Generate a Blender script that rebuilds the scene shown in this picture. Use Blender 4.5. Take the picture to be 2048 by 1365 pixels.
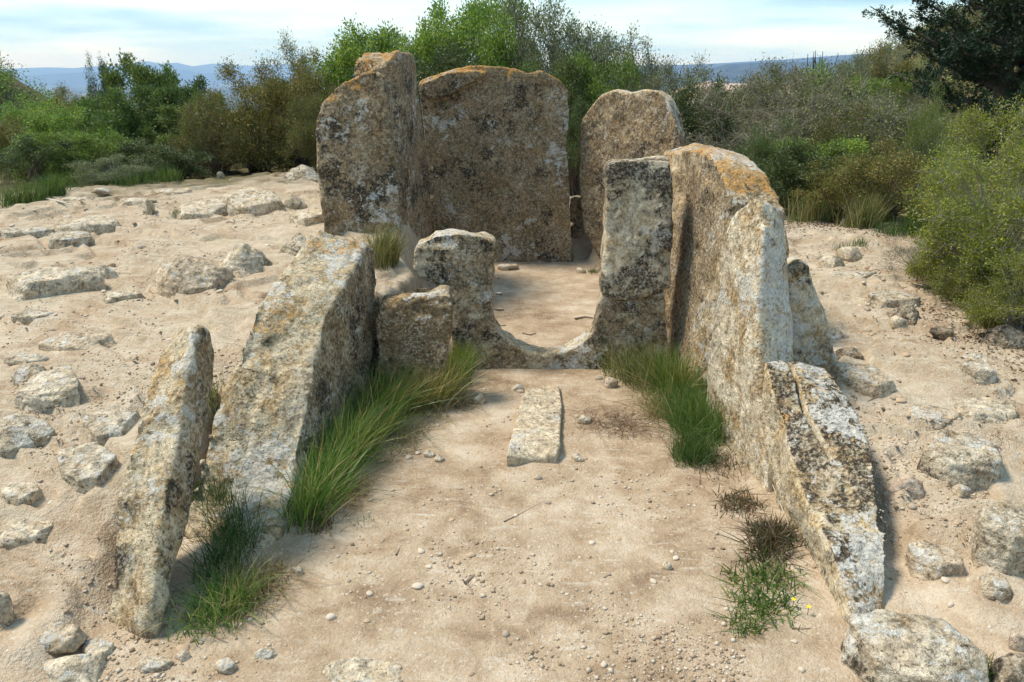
import bpy, bmesh, math, random
import numpy as np
from mathutils import Vector

random.seed(7)
RNG = np.random.default_rng(7)
for o in list(bpy.data.objects):
    bpy.data.objects.remove(o)
SC = bpy.context.scene
COL = SC.collection

# ------------------------------------------------------------------ camera, sky, sun, exposure
CAM_H = 1.9
FPX = 1593.0                      # focal length in pixels of the 2048 px wide photograph (28 mm)
PITCH = math.radians(19.0)
cd = bpy.data.cameras.new('camera')
cd.lens = 28.0
cd.sensor_width = 36.0
cd.clip_start = 0.05
cd.clip_end = 60000
cam = bpy.data.objects.new('camera', cd)
COL.objects.link(cam)
cam.location = (0, 0, CAM_H)
cam.rotation_euler = (math.pi / 2 - PITCH, 0, 0)
SC.camera = cam

SUN_EL, SUN_AZ = math.radians(60), math.radians(-75)
world = bpy.data.worlds.new('World')
SC.world = world
world.use_nodes = True
wt = world.node_tree
wt.nodes.clear()
w_out = wt.nodes.new('ShaderNodeOutputWorld')
w_bg = wt.nodes.new('ShaderNodeBackground')
w_bg.inputs['Strength'].default_value = 0.15
w_sky = wt.nodes.new('ShaderNodeTexSky')
w_sky.sky_type = 'NISHITA'
w_sky.sun_disc = False
w_sky.sun_elevation = SUN_EL
w_sky.sun_rotation = SUN_AZ
w_sky.air_density = 1.0
w_sky.dust_density = 0.6
w_sky.ozone_density = 1.5
# thin streaky high cloud over the whole dome
w_tc = wt.nodes.new('ShaderNodeTexCoord')
w_map = wt.nodes.new('ShaderNodeMapping')
w_map.inputs['Scale'].default_value = (1.0, 1.6, 9.0)
w_map.inputs['Rotation'].default_value = (0.0, 0.06, 0.3)
w_n = wt.nodes.new('ShaderNodeTexNoise')
w_n.inputs['Scale'].default_value = 2.2
w_n.inputs['Detail'].default_value = 7
w_n.inputs['Roughness'].default_value = 0.55
w_mr = wt.nodes.new('ShaderNodeMapRange')
w_mr.interpolation_type = 'SMOOTHSTEP'
w_mr.inputs['From Min'].default_value = 0.38
w_mr.inputs['From Max'].default_value = 0.68
w_mr.inputs['To Min'].default_value = 0.28
w_mr.inputs['To Max'].default_value = 0.95
w_mix = wt.nodes.new('ShaderNodeMix')
w_mix.data_type = 'RGBA'
w_mix.inputs[7].default_value = (1.8, 3.0, 3.85, 1)
wt.links.new(w_tc.outputs['Generated'], w_map.inputs[0])
wt.links.new(w_map.outputs[0], w_n.inputs['Vector'])
wt.links.new(w_n.outputs['Fac'], w_mr.inputs['Value'])
wt.links.new(w_mr.outputs[0], w_mix.inputs[0])
wt.links.new(w_sky.outputs[0], w_mix.inputs[6])
wt.links.new(w_mix.outputs[2], w_bg.inputs['Color'])
wt.links.new(w_bg.outputs[0], w_out.inputs['Surface'])

sun_d = bpy.data.lights.new('sun', 'SUN')
sun_d.energy = 2.8
sun_d.angle = math.radians(12)
sun_d.color = (1.0, 0.93, 0.82)
sun = bpy.data.objects.new('sun', sun_d)
COL.objects.link(sun)
sdir = Vector((math.cos(SUN_EL) * math.sin(SUN_AZ), math.cos(SUN_EL) * math.cos(SUN_AZ), math.sin(SUN_EL)))
sun.rotation_euler = sdir.to_track_quat('Z', 'Y').to_euler()
sun.location = (-20, 5, 30)

SC.view_settings.view_transform = 'Standard'
SC.view_settings.look = 'None'
SC.view_settings.gamma = 1.0
SC.view_settings.exposure = 0.79
SC.view_settings.use_curve_mapping = False
SC.render.engine = 'CYCLES'
SC.cycles.use_denoising = True
SC.cycles.use_adaptive_sampling = True
SC.cycles.adaptive_threshold = 0.025
SC.cycles.max_bounces = 5
SC.cycles.diffuse_bounces = 3
SC.cycles.transparent_max_bounces = 8
SC.cycles.volume_bounces = 1

# ------------------------------------------------------------------ numeric helpers
SP, CP = math.sin(PITCH), math.cos(PITCH)


def ray(u, v):
    a, b = (u - 1024) / FPX, (682.5 - v) / FPX
    return np.array([a, CP + b * SP, -SP + b * CP])


def PX(u, v, x):
    d = ray(u, v); t = x / d[0]
    return np.array([x, d[1] * t, CAM_H + d[2] * t])


def PY(u, v, y):
    d = ray(u, v); t = y / d[1]
    return np.array([d[0] * t, y, CAM_H + d[2] * t])


def _hash(ix, iy, iz, seed):
    h = (ix.astype(np.uint32) * np.uint32(374761393) + iy.astype(np.uint32) * np.uint32(668265263)
         + iz.astype(np.uint32) * np.uint32(2147483647) + np.uint32(seed * 144269 + 97))
    h = (h ^ (h >> np.uint32(13))) * np.uint32(1274126177)
    h = h ^ (h >> np.uint32(16))
    return (h & np.uint32(0xffff)).astype(np.float64) / 32767.5 - 1.0


def vnoise(p, seed=0):
    """smooth value noise in [-1,1]"""
    i = np.floor(p).astype(np.int64)
    f = p - i
    f = f * f * f * (f * (f * 6 - 15) + 10)
    r = 0
    for dx in (0, 1):
        wx = f[:, 0] if dx else 1 - f[:, 0]
        for dy in (0, 1):
            wy = f[:, 1] if dy else 1 - f[:, 1]
            for dz in (0, 1):
                wz = f[:, 2] if dz else 1 - f[:, 2]
                r = r + wx * wy * wz * _hash(i[:, 0] + dx, i[:, 1] + dy, i[:, 2] + dz, seed)
    return r


def fbm(p, octaves=4, seed=0, gain=0.5):
    a, s, r = 1.0, 0, 0.0
    q = np.asarray(p, float).copy()
    for k in range(octaves):
        r = r + a * vnoise(q, seed + k * 17)
        s += a
        a *= gain
        q = q * 2.03 + 11.7
    return r / s


def sstep(x, a, b):
    t = np.clip((x - a) / (b - a), 0, 1)
    return t * t * (3 - 2 * t)


# ------------------------------------------------------------------ terrain height
def terrain(x, y, fine=True):
    x = np.atleast_1d(np.asarray(x, float)); y = np.atleast_1d(np.asarray(y, float))
    hl = np.interp(y, [1.6, 2.4, 3.0, 4.0, 5.0, 7.0, 10.0, 14.0], [0.0, 0.05, 0.27, 0.45, 0.55, 0.62, 0.62, 0.35])
    hl = hl - 0.03 * np.clip(-x - 1.6, 0, 8) * sstep(y, 2.5, 5)
    hr = np.interp(y, [1.6, 2.3, 3.0, 4.0, 5.5, 8.0, 12.0], [0.0, 0.0, 0.14, 0.28, 0.36, 0.38, 0.2])
    wgt = sstep(x, -1.0, 1.0)
    out = hl * (1 - wgt) + hr * wgt
    # sunken passage and chamber between the standing stones
    xl = np.interp(y, [2.0, 3.2, 3.6, 4.6, 5.0, 5.3, 6.0, 8.0], [-1.50, -1.48, -1.25, -1.0, -0.62, -0.55, -0.78, -0.85])
    xr = np.interp(y, [2.0, 3.2, 3.6, 4.2, 5.2, 7.0, 8.0], [1.58, 1.56, 1.4, 1.3, 1.1, 1.4, 0.8])
    m = sstep(x, xl - 0.14, xl + 0.06) * (1 - sstep(x, xr - 0.04, xr + 0.14)) * (1 - sstep(y, 8.15, 8.5))
    # gap between the two rear stones stays filled
    z = out * (1 - m)
    r = np.hypot(x, y)
    z = z - sstep(r, 12, 30) * 0.8 - 0.11 * np.clip(r - 22, 0, 200) - 0.05 * np.clip(r - 222, 0, 1200) - 0.012 * np.clip(r - 1422, 0, 6000)
    # neighbouring rises: scrub hill on the left, slope on the right
    z = z + 11.0 * np.exp(-(((x + 43) / 10.5) ** 2 + ((y - 58) / 16) ** 2))
    z = z + 6.8 * np.exp(-(((x - 19) / 7.5) ** 2 + ((y - 31) / 9) ** 2))
    if fine:
        n = len(x)
        P3 = np.stack([x, y, np.zeros(n)], 1)
        side = np.clip(1 - m, 0.0, 1.0)
        near = 1 - sstep(r, 12, 25)
        z = z + near * ((0.012 + 0.030 * side) * fbm(P3 / 0.9, 2, 3) + (0.004 + 0.007 * side) * fbm(P3 / 0.2, 3, 9, 0.5)
                        + 0.0025 * fbm(P3 / 0.06, 2, 21))
        # broken bedrock ledges either side of the passage
        q = P3.copy(); q[:, 1] += 0.35 * q[:, 0]
        f = fbm(q / np.array([1.1, 0.55, 1.0]), 3, 51, 0.5) * 4.0
        fl = np.floor(f); fr = f - fl
        terr = fl + sstep(fr, 0.0, 0.10)
        z = z + near * side * 0.048 * (terr - f) + near * side * 0.012 * f
        z = z + (1 - near) * (0.5 * fbm(P3 / 6.0, 3, 5)) * sstep(r, 18, 60) + sstep(r, 400, 3000) * 14 * fbm(P3 / 900.0, 3, 33)
    return z


def ground_at(u, v):
    d = ray(u, v)
    t = np.concatenate([np.linspace(1.5, 14, 900), np.linspace(14.05, 90, 700)])
    zz = CAM_H + d[2] * t - terrain(d[0] * t, d[1] * t)
    k = np.argmax(zz < 0)
    if zz[k] >= 0:
        k = len(t) - 1
    t0 = t[k]
    return np.array([d[0] * t0, d[1] * t0, CAM_H + d[2] * t0]), t0


def th(x, y):
    return float(terrain(x, y)[0])


# ------------------------------------------------------------------ node helpers
class NT:
    def __init__(s, name):
        s.m = bpy.data.materials.new(name)
        s.m.use_nodes = True
        s.t = s.m.node_tree
        s.t.nodes.clear()
        s.out = s.t.nodes.new('ShaderNodeOutputMaterial')

    def n(s, typ, props=None, **ins):
        nd = s.t.nodes.new('ShaderNode' + typ)
        for k, v in (props or {}).items():
            setattr(nd, k, v)
        for k, v in ins.items():
            key = int(k[1:]) if k[0] == 'i' and k[1:].isdigit() else k.replace('_', ' ')
            sock = nd.inputs[key]
            if isinstance(v, bpy.types.NodeSocket):
                s.t.links.new(v, sock)
            else:
                sock.default_value = v
        return nd

    def math(s, op, a, b=0.0, c=0.0, clamp=False):
        return s.n('Math', {'operation': op, 'use_clamp': clamp}, i0=a, i1=b, i2=c).outputs[0]

    def mix(s, f, a, b, mode='MIX'):
        a = (*a, 1) if isinstance(a, tuple) and len(a) == 3 else a
        b = (*b, 1) if isinstance(b, tuple) and len(b) == 3 else b
        return s.n('Mix', {'data_type': 'RGBA', 'blend_type': mode}, i0=f, i6=a, i7=b).outputs[2]

    def noise(s, vec, scale, detail=4, rough=0.5, dist=0.0):
        return s.n('TexNoise', None, Vector=vec, Scale=scale, Detail=detail, Roughness=rough, Distortion=dist).outputs[0]

    def vor(s, vec, scale, feature='F1'):
        return s.n('TexVoronoi', {'feature': feature}, Vector=vec, Scale=scale)

    def ss(s, x, a, b):
        return s.n('MapRange', {'interpolation_type': 'SMOOTHSTEP'}, Value=x, From_Min=a, From_Max=b).outputs[0]

    def ramp(s, f, stops):
        nd = s.n('ValToRGB', None, Fac=f)
        el = nd.color_ramp.elements
        while len(el) < len(stops):
            el.new(0.5)
        for e, (p, c) in zip(el, stops):
            e.position = p; e.color = (*c, 1)
        return nd.outputs[0]

    def coords(s, offset=(0, 0, 0), kind='Object', scale=(1, 1, 1)):
        tc = s.n('TexCoord')
        return s.n('Mapping', None, Vector=tc.outputs[kind], Location=offset, Scale=scale).outputs[0]

    def bump(s, h, strength, dist=0.02, normal=None):
        nd = s.n('Bump', None, Height=h, Strength=strength, Distance=dist)
        if normal is not None:
            s.t.links.new(normal, nd.inputs['Normal'])
        return nd.outputs[0]

    def principled(s, col, rough=0.9, normal=None, spec=0.2):
        p = s.n('BsdfPrincipled', None, Base_Color=(*col, 1) if isinstance(col, tuple) else col, Roughness=rough)
        p.inputs['Specular IOR Level'].default_value = spec
        if normal is not None:
            s.t.links.new(normal, p.inputs['Normal'])
        s.t.links.new(p.outputs[0], s.out.inputs['Surface'])
        return s.m


def stone_mat(name, seed, light=(0.48, 0.375, 0.235), ochre=(0.36, 0.245, 0.12), brown=(0.122, 0.083, 0.044), dark=0.5, white=0.5,
              black=0.3, orange=0.0, ztop=9.0, speck=0.5, streak=0.0, toplight=0.0, clean=0.0):
    """weathered sandstone: tan rock, brown film, grey-white crust lichen, black lichen, orange lichen on the crest"""
    s = NT(name)
    off = (seed * 3.71, seed * 1.37, seed * 2.19)
    c = s.coords(off)
    if streak:
        cs = s.coords(off, scale=(1, 1, 0.32))
    else:
        cs = c
    geo = s.n('NewGeometry')
    nsep = s.n('SeparateXYZ', None, Vector=geo.outputs['Normal'])
    nz = nsep.outputs[2]
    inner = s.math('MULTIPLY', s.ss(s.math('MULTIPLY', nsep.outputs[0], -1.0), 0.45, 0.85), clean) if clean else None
    pz = s.n('SeparateXYZ', None, Vector=geo.outputs['Position']).outputs[2]
    big = s.noise(cs, 2.3, 4, 0.62)
    mid = s.noise(cs, 9.0, 5, 0.66, 0.3)
    fine = s.noise(c, 46.0, 3, 0.72)
    mid2 = s.noise(cs, 6.0, 6, 0.7, 0.6)
    col = s.mix(s.ss(mid, 0.42, 0.6), light, ochre)
    col = s.mix(s.math('MULTIPLY', s.ss(big, 0.45, 0.62), 0.55), col, (0.47, 0.39, 0.27))
    # brown-grey weathering film
    dm = s.math('ADD', s.math('MULTIPLY', big, 0.55), s.math('MULTIPLY', mid2, 0.45))
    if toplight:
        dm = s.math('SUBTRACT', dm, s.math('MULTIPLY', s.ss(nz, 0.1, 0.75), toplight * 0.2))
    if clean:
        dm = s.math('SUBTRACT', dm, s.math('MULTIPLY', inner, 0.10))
    k = 0.5 - (dark - 0.5) * 0.28
    dmask = s.math('MULTIPLY', s.ss(dm, k - 0.055, k + 0.055), s.math('ADD', s.math('MULTIPLY', s.ss(fine, 0.3, 0.62), 0.6), 0.36))
    col = s.mix(dmask, col, s.mix(s.ss(mid, 0.35, 0.65), brown, tuple(2.2 * x for x in brown)))
    # mottled crust: light and dark flecks at grain-to-thumbnail scale
    mot = s.noise(s.coords((off[0] + 2, off[1] + 4, off[2] + 8)), 26.0, 5, 0.8, 0.4)
    mval = s.n('MapRange', None, Value=mot, From_Min=0.32, From_Max=0.68, To_Min=0.34, To_Max=1.75).outputs[0]
    col = s.mix(1.0, col, s.n('CombineColor', None, i0=mval, i1=mval, i2=mval).outputs[0], 'MULTIPLY')
    fl = s.noise(s.coords((off[0] - 4, off[1], off[2] + 3)), 62.0, 3, 0.75)
    freg = s.noise(s.coords((off[0] + 8, off[1] - 5, off[2] + 1)), 4.5, 4, 0.65)
    fl2 = s.math('ADD', fl, s.math('MULTIPLY', s.math('SUBTRACT', freg, 0.5), 0.45))
    gmask = s.ss(fl2, 0.61 - 0.05 * speck, 0.65 - 0.05 * speck)
    col = s.mix(s.math('MULTIPLY', gmask, 0.62), col, (0.60, 0.52, 0.39))
    gdark = s.ss(fl2, 0.385 + 0.03 * speck, 0.345 + 0.03 * speck)
    col = s.mix(s.math('MULTIPLY', gdark, 0.72), col, (0.065, 0.045, 0.025))
    # black lichen
    n3 = s.noise(s.coords((off[0] + 5, off[1] - 3, off[2])), 3.2, 3, 0.5)
    n4 = s.noise(c, 17.0, 6, 0.72)
    bm_ = s.math('ADD', s.math('MULTIPLY', n3, 0.6), s.math('MULTIPLY', n4, 0.5))
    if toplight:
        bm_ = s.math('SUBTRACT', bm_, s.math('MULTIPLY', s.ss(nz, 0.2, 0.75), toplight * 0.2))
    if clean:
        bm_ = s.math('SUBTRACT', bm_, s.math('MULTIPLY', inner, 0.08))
    kb = 0.66 - 0.2 * black
    bmask = s.math('MULTIPLY', s.ss(bm_, kb, kb + 0.06), s.math('ADD', s.math('MULTIPLY', s.ss(fl, 0.60, 0.45), 0.6), 0.4))
    col = s.mix(s.math('MULTIPLY', bmask, 0.9), col, (0.032, 0.027, 0.022))
    # grey-white crusts: ragged islands inside patches
    n5 = s.noise(s.coords((off[0] - 7, off[1] + 2, off[2] + 4)), 2.6, 4, 0.55)
    n6 = s.noise(s.coords((off[0] - 1, off[1] + 9, off[2])), 14.0, 6, 0.7, 0.4)
    wm = s.math('ADD', s.math('MULTIPLY', n5, 0.55), s.math('MULTIPLY', n6, 0.5))
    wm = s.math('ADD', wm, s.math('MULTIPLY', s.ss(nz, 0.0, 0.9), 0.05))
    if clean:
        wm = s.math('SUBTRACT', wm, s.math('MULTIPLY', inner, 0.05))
    kw = 0.665 - 0.18 * white
    wmask = s.math('MULTIPLY', s.ss(wm, kw, kw + 0.03), s.math('ADD', s.math('MULTIPLY', s.ss(fl, 0.40, 0.50), 0.65), 0.35))
    wcol = s.mix(s.ss(fine, 0.35, 0.65), (0.43, 0.40, 0.34), (0.66, 0.62, 0.53))
    col = s.mix(s.math('MULTIPLY', wmask, 0.9), col, wcol)
    n7 = s.noise(s.coords((off[0] + 3, off[1], off[2] - 6)), 26.0, 5, 0.62, 0.8)
    ks = 0.73 - 0.15 * white
    smask = s.ss(n7, ks, ks + 0.03)
    col = s.mix(s.math('MULTIPLY', smask, 0.8), col, (0.66, 0.61, 0.51))
    if orange:
        om = s.math('MULTIPLY', s.ss(s.math('ADD', nz, s.math('MULTIPLY', s.ss(pz, ztop - 0.6, ztop), 0.5)), 0.35, 0.9), s.ss(pz, ztop - 0.8, ztop - 0.1))
        on = s.math('ADD', s.math('MULTIPLY', s.noise(s.coords((off[0], off[1] + 3, off[2] - 2)), 5.0, 6, 0.72, 0.5), 0.6), s.math('MULTIPLY', fl, 0.4))
        on = s.math('ADD', on, s.math('MULTIPLY', om, 0.10))
        om = s.math('MULTIPLY', s.math('MULTIPLY', s.ss(om, 0.02, 0.4), s.ss(mot, 0.36, 0.5)), s.ss(on, 0.66 - 0.15 * orange, 0.70 - 0.15 * orange))
        col = s.mix(s.math('MULTIPLY', om, 0.85), col, s.mix(s.ss(fl, 0.38, 0.62), (0.30, 0.13, 0.025), (0.56, 0.30, 0.08)))
    h = s.math('ADD', s.math('MULTIPLY', fine, 0.6), s.math('MULTIPLY', n4, 0.9))
    nrm = s.bump(h, 0.9, 0.028)
    return s.principled(col, 0.93, nrm, 0.12)


def leaf_mat(name, stops, trans=0.3):
    s = NT(name)
    geo = s.n('NewGeometry')
    col = s.ramp(geo.outputs['Random Per Island'], stops)
    oi = s.n('ObjectInfo').outputs['Random']
    col = s.mix(1.0, col, s.ramp(oi, [(0.0, (0.72, 0.76, 0.70)), (0.35, (1.12, 1.0, 0.85)), (0.7, (0.92, 1.0, 1.0)), (1.0, (1.28, 1.18, 0.95))]), 'MULTIPLY')
    d = s.n('BsdfDiffuse', None, Color=col)
    t = s.n('BsdfTranslucent', None, Color=s.mix(0.5, col, (0.25, 0.34, 0.03), 'ADD') if False else col)
    g = s.n('BsdfGlossy', None, Color=(0.8, 0.85, 0.9, 1), Roughness=0.45)
    m1 = s.n('MixShader', None, i0=trans, i1=d.outputs[0], i2=t.outputs[0])
    m2 = s.n('MixShader', None, i0=0.035, i1=m1.outputs[0], i2=g.outputs[0])
    s.t.links.new(m2.outputs[0], s.out.inputs['Surface'])
    return s.m


def bark_mat(name, a, b):
    s = NT(name)
    c = s.coords()
    geo = s.n('NewGeometry')
    f = s.math('ADD', s.math('MULTIPLY', geo.outputs['Random Per Island'], 0.6), s.math('MULTIPLY', s.noise(c, 40, 4), 0.4))
    return s.principled(s.mix(f, a, b), 0.9)


# ------------------------------------------------------------------ object helpers
def mesh_np(name, verts, faces, smooth=False):
    """verts (N,3); faces list of arrays (each array: M x k, one k per array)"""
    me = bpy.data.meshes.new(name)
    verts = np.asarray(verts, np.float32)
    me.vertices.add(len(verts))
    me.vertices.foreach_set('co', verts.ravel())
    loops, starts, pos = [], [], 0
    for f in faces:
        f = np.asarray(f, np.int32)
        if len(f) == 0:
            continue
        k = f.shape[1]
        loops.append(f.ravel())
        starts.append(pos + np.arange(len(f)) * k)
        pos += f.size
    loops = np.concatenate(loops); starts = np.concatenate(starts)
    me.loops.add(len(loops))
    me.loops.foreach_set('vertex_index', loops)
    me.polygons.add(len(starts))
    me.polygons.foreach_set('loop_start', starts.astype(np.int32))
    me.update(calc_edges=True)
    if smooth:
        me.polygons.foreach_set('use_smooth', np.ones(len(starts), bool))
    return me


def link(name, me, mat=None, parent=None, label=None, cat=None, group=None, kind=None, loc=(0, 0, 0)):
    o = bpy.data.objects.new(name, me)
    COL.objects.link(o)
    o.location = loc
    if mat is not None and me is not None and len(me.materials) == 0:
        me.materials.append(mat)
    if parent is not None:
        o.parent = parent
    for k, v in (('label', label), ('category', cat), ('group', group), ('kind', kind)):
        if v:
            o[k] = v
    return o


def empty(name, loc, label, cat, group=None):
    o = bpy.data.objects.new(name, None)
    COL.objects.link(o)
    o.empty_display_size = 0.1
    o.location = loc
    o['label'] = label; o['category'] = cat
    if group:
        o['group'] = group
    return o


def remeshed(A, B, voxel, smooth, extra=()):
    """closed solid between two outlines of equal length, remeshed and rounded; returns a mesh"""
    bm = bmesh.new()
    for (a, b) in [(A, B)] + list(extra):
        va = [bm.verts.new(p) for p in a]
        vb = [bm.verts.new(p) for p in b]
        n = len(va)
        bm.faces.new(va); bm.faces.new(vb[::-1])
        for i in range(n):
            j = (i + 1) % n
            bm.faces.new((va[j], va[i], vb[i], vb[j]))
    bmesh.ops.triangulate(bm, faces=[f for f in bm.faces if len(f.verts) > 4])
    bmesh.ops.recalc_face_normals(bm, faces=bm.faces)
    me = bpy.data.meshes.new('tmp'); bm.to_mesh(me); bm.free()
    o = bpy.data.objects.new('tmp', me); COL.objects.link(o)
    md = o.modifiers.new('r', 'REMESH'); md.mode = 'VOXEL'; md.voxel_size = voxel
    ms = o.modifiers.new('s', 'SMOOTH'); ms.factor = 0.5; ms.iterations = smooth
    dg = bpy.context.evaluated_depsgraph_get()
    out = bpy.data.meshes.new_from_object(o.evaluated_get(dg))
    bpy.data.objects.remove(o); bpy.data.meshes.remove(me)
    return out


def get_co(me):
    a = np.empty(len(me.vertices) * 3, np.float32); me.vertices.foreach_get('co', a)
    return a.reshape(-1, 3).astype(float)


def get_no(me):
    a = np.empty(len(me.vertices) * 3, np.float32); me.vertices.foreach_get('normal', a)
    return a.reshape(-1, 3).astype(float)


def stone(name, A, B, mat, label, cat='standing stone', voxel=0.015, smooth=8, amp=1.0, seed=0, lam=None, lam_amp=0.0, extra=(), parent=None, group=None, post=None):
    A = [np.asarray(p, float) for p in A]; B = [np.asarray(p, float) for p in B]
    me = remeshed(A, B, voxel, smooth, extra)
    p = get_co(me); n = get_no(me)
    off = seed * 7.31
    d = amp * (0.030 * fbm(p / 0.42 + off, 3, seed) + 0.013 * fbm(p / 0.13 + off, 3, seed + 5) + 0.006 * fbm(p / 0.045 + off, 2, seed + 9))
    pit = np.clip(vnoise(p / 0.05 + off, seed + 40) - 0.35, 0, 1)
    d -= amp * 0.012 * pit
    hole = np.clip(vnoise(p / 0.16 + off, seed + 44) - 0.45, 0, 1)
    d -= amp * 0.05 * hole
    if lam is not None:
        L = np.asarray(lam, float); L /= np.linalg.norm(L)
        along = p @ L
        q = p - np.outer(along, L)
        d += lam_amp * fbm(q / 0.6 + np.outer(along, L) / 0.035, 2, seed + 60)
    p = p + n * d[:, None]
    if post is not None:
        p = post(p)
    base = p.mean(0); base[2] = p[:, 2].min()
    me.vertices.foreach_set('co', (p - base).astype(np.float32).ravel())
    me.polygons.foreach_set('use_smooth', np.ones(len(me.polygons), bool))
    me.update()
    me.materials.clear()
    return link(name, me, mat, parent, label, cat, group, None, base if parent is None else base)


# ================================================================== THE SETTING: ground
def axis(lo, hi, step, far, growth):
    a = list(np.arange(lo, hi + 1e-6, step))
    s = step
    while a[-1] < far:
        s *= growth; a.append(a[-1] + s)
    s = step
    while a[0] > -far:
        s *= growth; a.insert(0, a[0] - s)
    return np.array(a)


gx = axis(-4.6, 4.6, 0.022, 14000, 1.13)
gy = axis(1.6, 9.5, 0.022, 14000, 1.13)
X, Y = np.meshgrid(gx, gy)
Z = terrain(X.ravel(), Y.ravel())
nx, ny = len(gx), len(gy)
idx = np.arange(nx * ny).reshape(ny, nx)
F = np.stack([idx[:-1, :-1].ravel(), idx[:-1, 1:].ravel(), idx[1:, 1:].ravel(), idx[1:, :-1].ravel()], 1)
g_me = mesh_np('ground', np.stack([X.ravel(), Y.ravel(), Z], 1), [F], True)


def ground_mat():
    s = NT('sandy_ground')
    c = s.coords()
    big = s.noise(c, 0.9, 5, 0.6)
    mid = s.noise(c, 5.0, 6, 0.68, 0.3)
    fine = s.noise(c, 60.0, 4, 0.75)
    col = s.ramp(s.math('ADD', s.math('MULTIPLY', big, 0.5), s.math('MULTIPLY', mid, 0.5)),
                 [(0.39, (0.25, 0.168, 0.100)), (0.46, (0.37, 0.265, 0.166)), (0.53, (0.455, 0.345, 0.230)), (0.61, (0.56, 0.455, 0.33))])
    col = s.mix(s.ss(fine, 0.56, 0.74), col, (0.62, 0.53, 0.41))
    col = s.mix(s.math('MULTIPLY', s.ss(fine, 0.44, 0.30), 0.55), col, (0.24, 0.155, 0.095))
    # bedrock scuffs: paler, flaky, streaked
    st = s.noise(s.coords(scale=(1.2, 5.0, 3.0)), 5.0, 6, 0.7, 0.5)
    col = s.mix(s.math('MULTIPLY', s.ss(st, 0.55, 0.68), 0.55), col, (0.57, 0.50, 0.39))
    # pale bedrock shelves show through on the raised ground either side
    psn = s.n('NewGeometry').outputs['Position']
    pzz = s.n('SeparateXYZ', None, Vector=psn).outputs[2]
    bed = s.math('MULTIPLY', s.ss(pzz, 0.06, 0.22), s.ss(s.noise(s.coords(scale=(1.0, 1.9, 1.0)), 2.6, 6, 0.7, 0.4), 0.42, 0.56))
    bcol = s.ramp(s.noise(s.coords(scale=(1.0, 2.2, 1.0)), 9.0, 6, 0.75), [(0.34, (0.32, 0.245, 0.155)), (0.5, (0.46, 0.375, 0.26)), (0.66, (0.57, 0.49, 0.365))])
    col = s.mix(s.math('MULTIPLY', bed, 0.8), col, bcol)
    # embedded grit
    v = s.vor(c, 70.0)
    vc = s.n('SeparateColor', None, Color=v.outputs['Color'])
    gm = s.math('MULTIPLY', s.math('GREATER_THAN', vc.outputs[0], 0.80), s.ss(v.outputs['Distance'], 0.42, 0.28))
    gm = s.math('MULTIPLY', gm, s.ss(s.noise(c, 2.2, 4, 0.6), 0.42, 0.58))
    col = s.mix(s.math('MULTIPLY', gm, 0.75), col, s.mix(vc.outputs[1], (0.66, 0.60, 0.50), (0.34, 0.26, 0.18)))
    # litter soil under the scrub, then wooded country far away
    pos = s.n('NewGeometry').outputs['Position']
    ln = s.n('VectorMath', {'operation': 'LENGTH'}, i0=pos).outputs['Value']
    wob = s.math('MULTIPLY', s.math('SUBTRACT', s.noise(c, 0.7, 4, 0.6), 0.5), 5.0)
    soil = s.ss(s.math('ADD', ln, wob), 9.6, 11.2)
    scol = s.ramp(s.noise(c, 3.0, 6, 0.7), [(0.35, (0.055, 0.05, 0.02)), (0.55, (0.12, 0.10, 0.045)), (0.7, (0.19, 0.15, 0.075))])
    col = s.mix(soil, col, scol)
    wood = s.ramp(s.noise(c, 0.006, 8, 0.7), [(0.36, (0.03, 0.045, 0.018)), (0.5, (0.06, 0.075, 0.028)), (0.6, (0.20, 0.17, 0.09)), (0.68, (0.34, 0.20, 0.12))])
    col = s.mix(s.ss(ln, 120, 400), col, wood)
    h = s.math('ADD', s.math('MULTIPLY', s.noise(c, 85.0, 2, 0.7), 0.5), s.math('MULTIPLY', s.noise(c, 22.0, 4, 0.75), 0.9))
    return s.principled(col, 0.95, s.bump(h, 0.8, 0.022), 0.1)


link('ground', g_me, ground_mat(), kind='structure')

# ================================================================== THE MEGALITHS
def off(P, v):
    return [np.asarray(p, float) + np.asarray(v, float) for p in P]


def shrink(P, f, v):
    """copy of an outline pulled towards its centre by f and moved by v"""
    P = np.asarray(P, float); c = P.mean(0)
    return list(c + (P - c) * f + np.asarray(v, float))


# rear stone of the chamber
y0 = 8.0
Apx = [(838, 167), (854, 153), (889, 144), (936, 133), (967, 130), (1010, 132), (1037, 138), (1057, 147), (1084, 141), (1104, 149), (1125, 161), (1140, 181),
       (1143, 214), (1137, 292), (1139, 362), (1143, 441), (1150, 540), (1000, 560), (862, 560), (862, 450), (850, 320), (842, 230)]
A = [PY(u, v, y0 + 0.10 * (540 - v) / 400) for u, v in Apx]
ledge = [(842, 168), (890, 146), (950, 140), (975, 146), (940, 168), (900, 190), (876, 204), (852, 196)]
E1 = [PY(u, v, y0 + 0.0) for u, v in ledge]
stone('standing_stone', A, shrink(A, 0.93, (0.02, 0.36, 0.0)),
      stone_mat('stone_rear', 1, dark=0.95, white=0.38, black=0.30, orange=0.75, ztop=1.95, speck=0.5),
      'broad brown rear stone of the chamber with an orange lichen crest', voxel=0.016, smooth=7, seed=1, extra=[(E1, shrink(E1, 0.9, (0, 0.25, 0)))])

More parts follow.
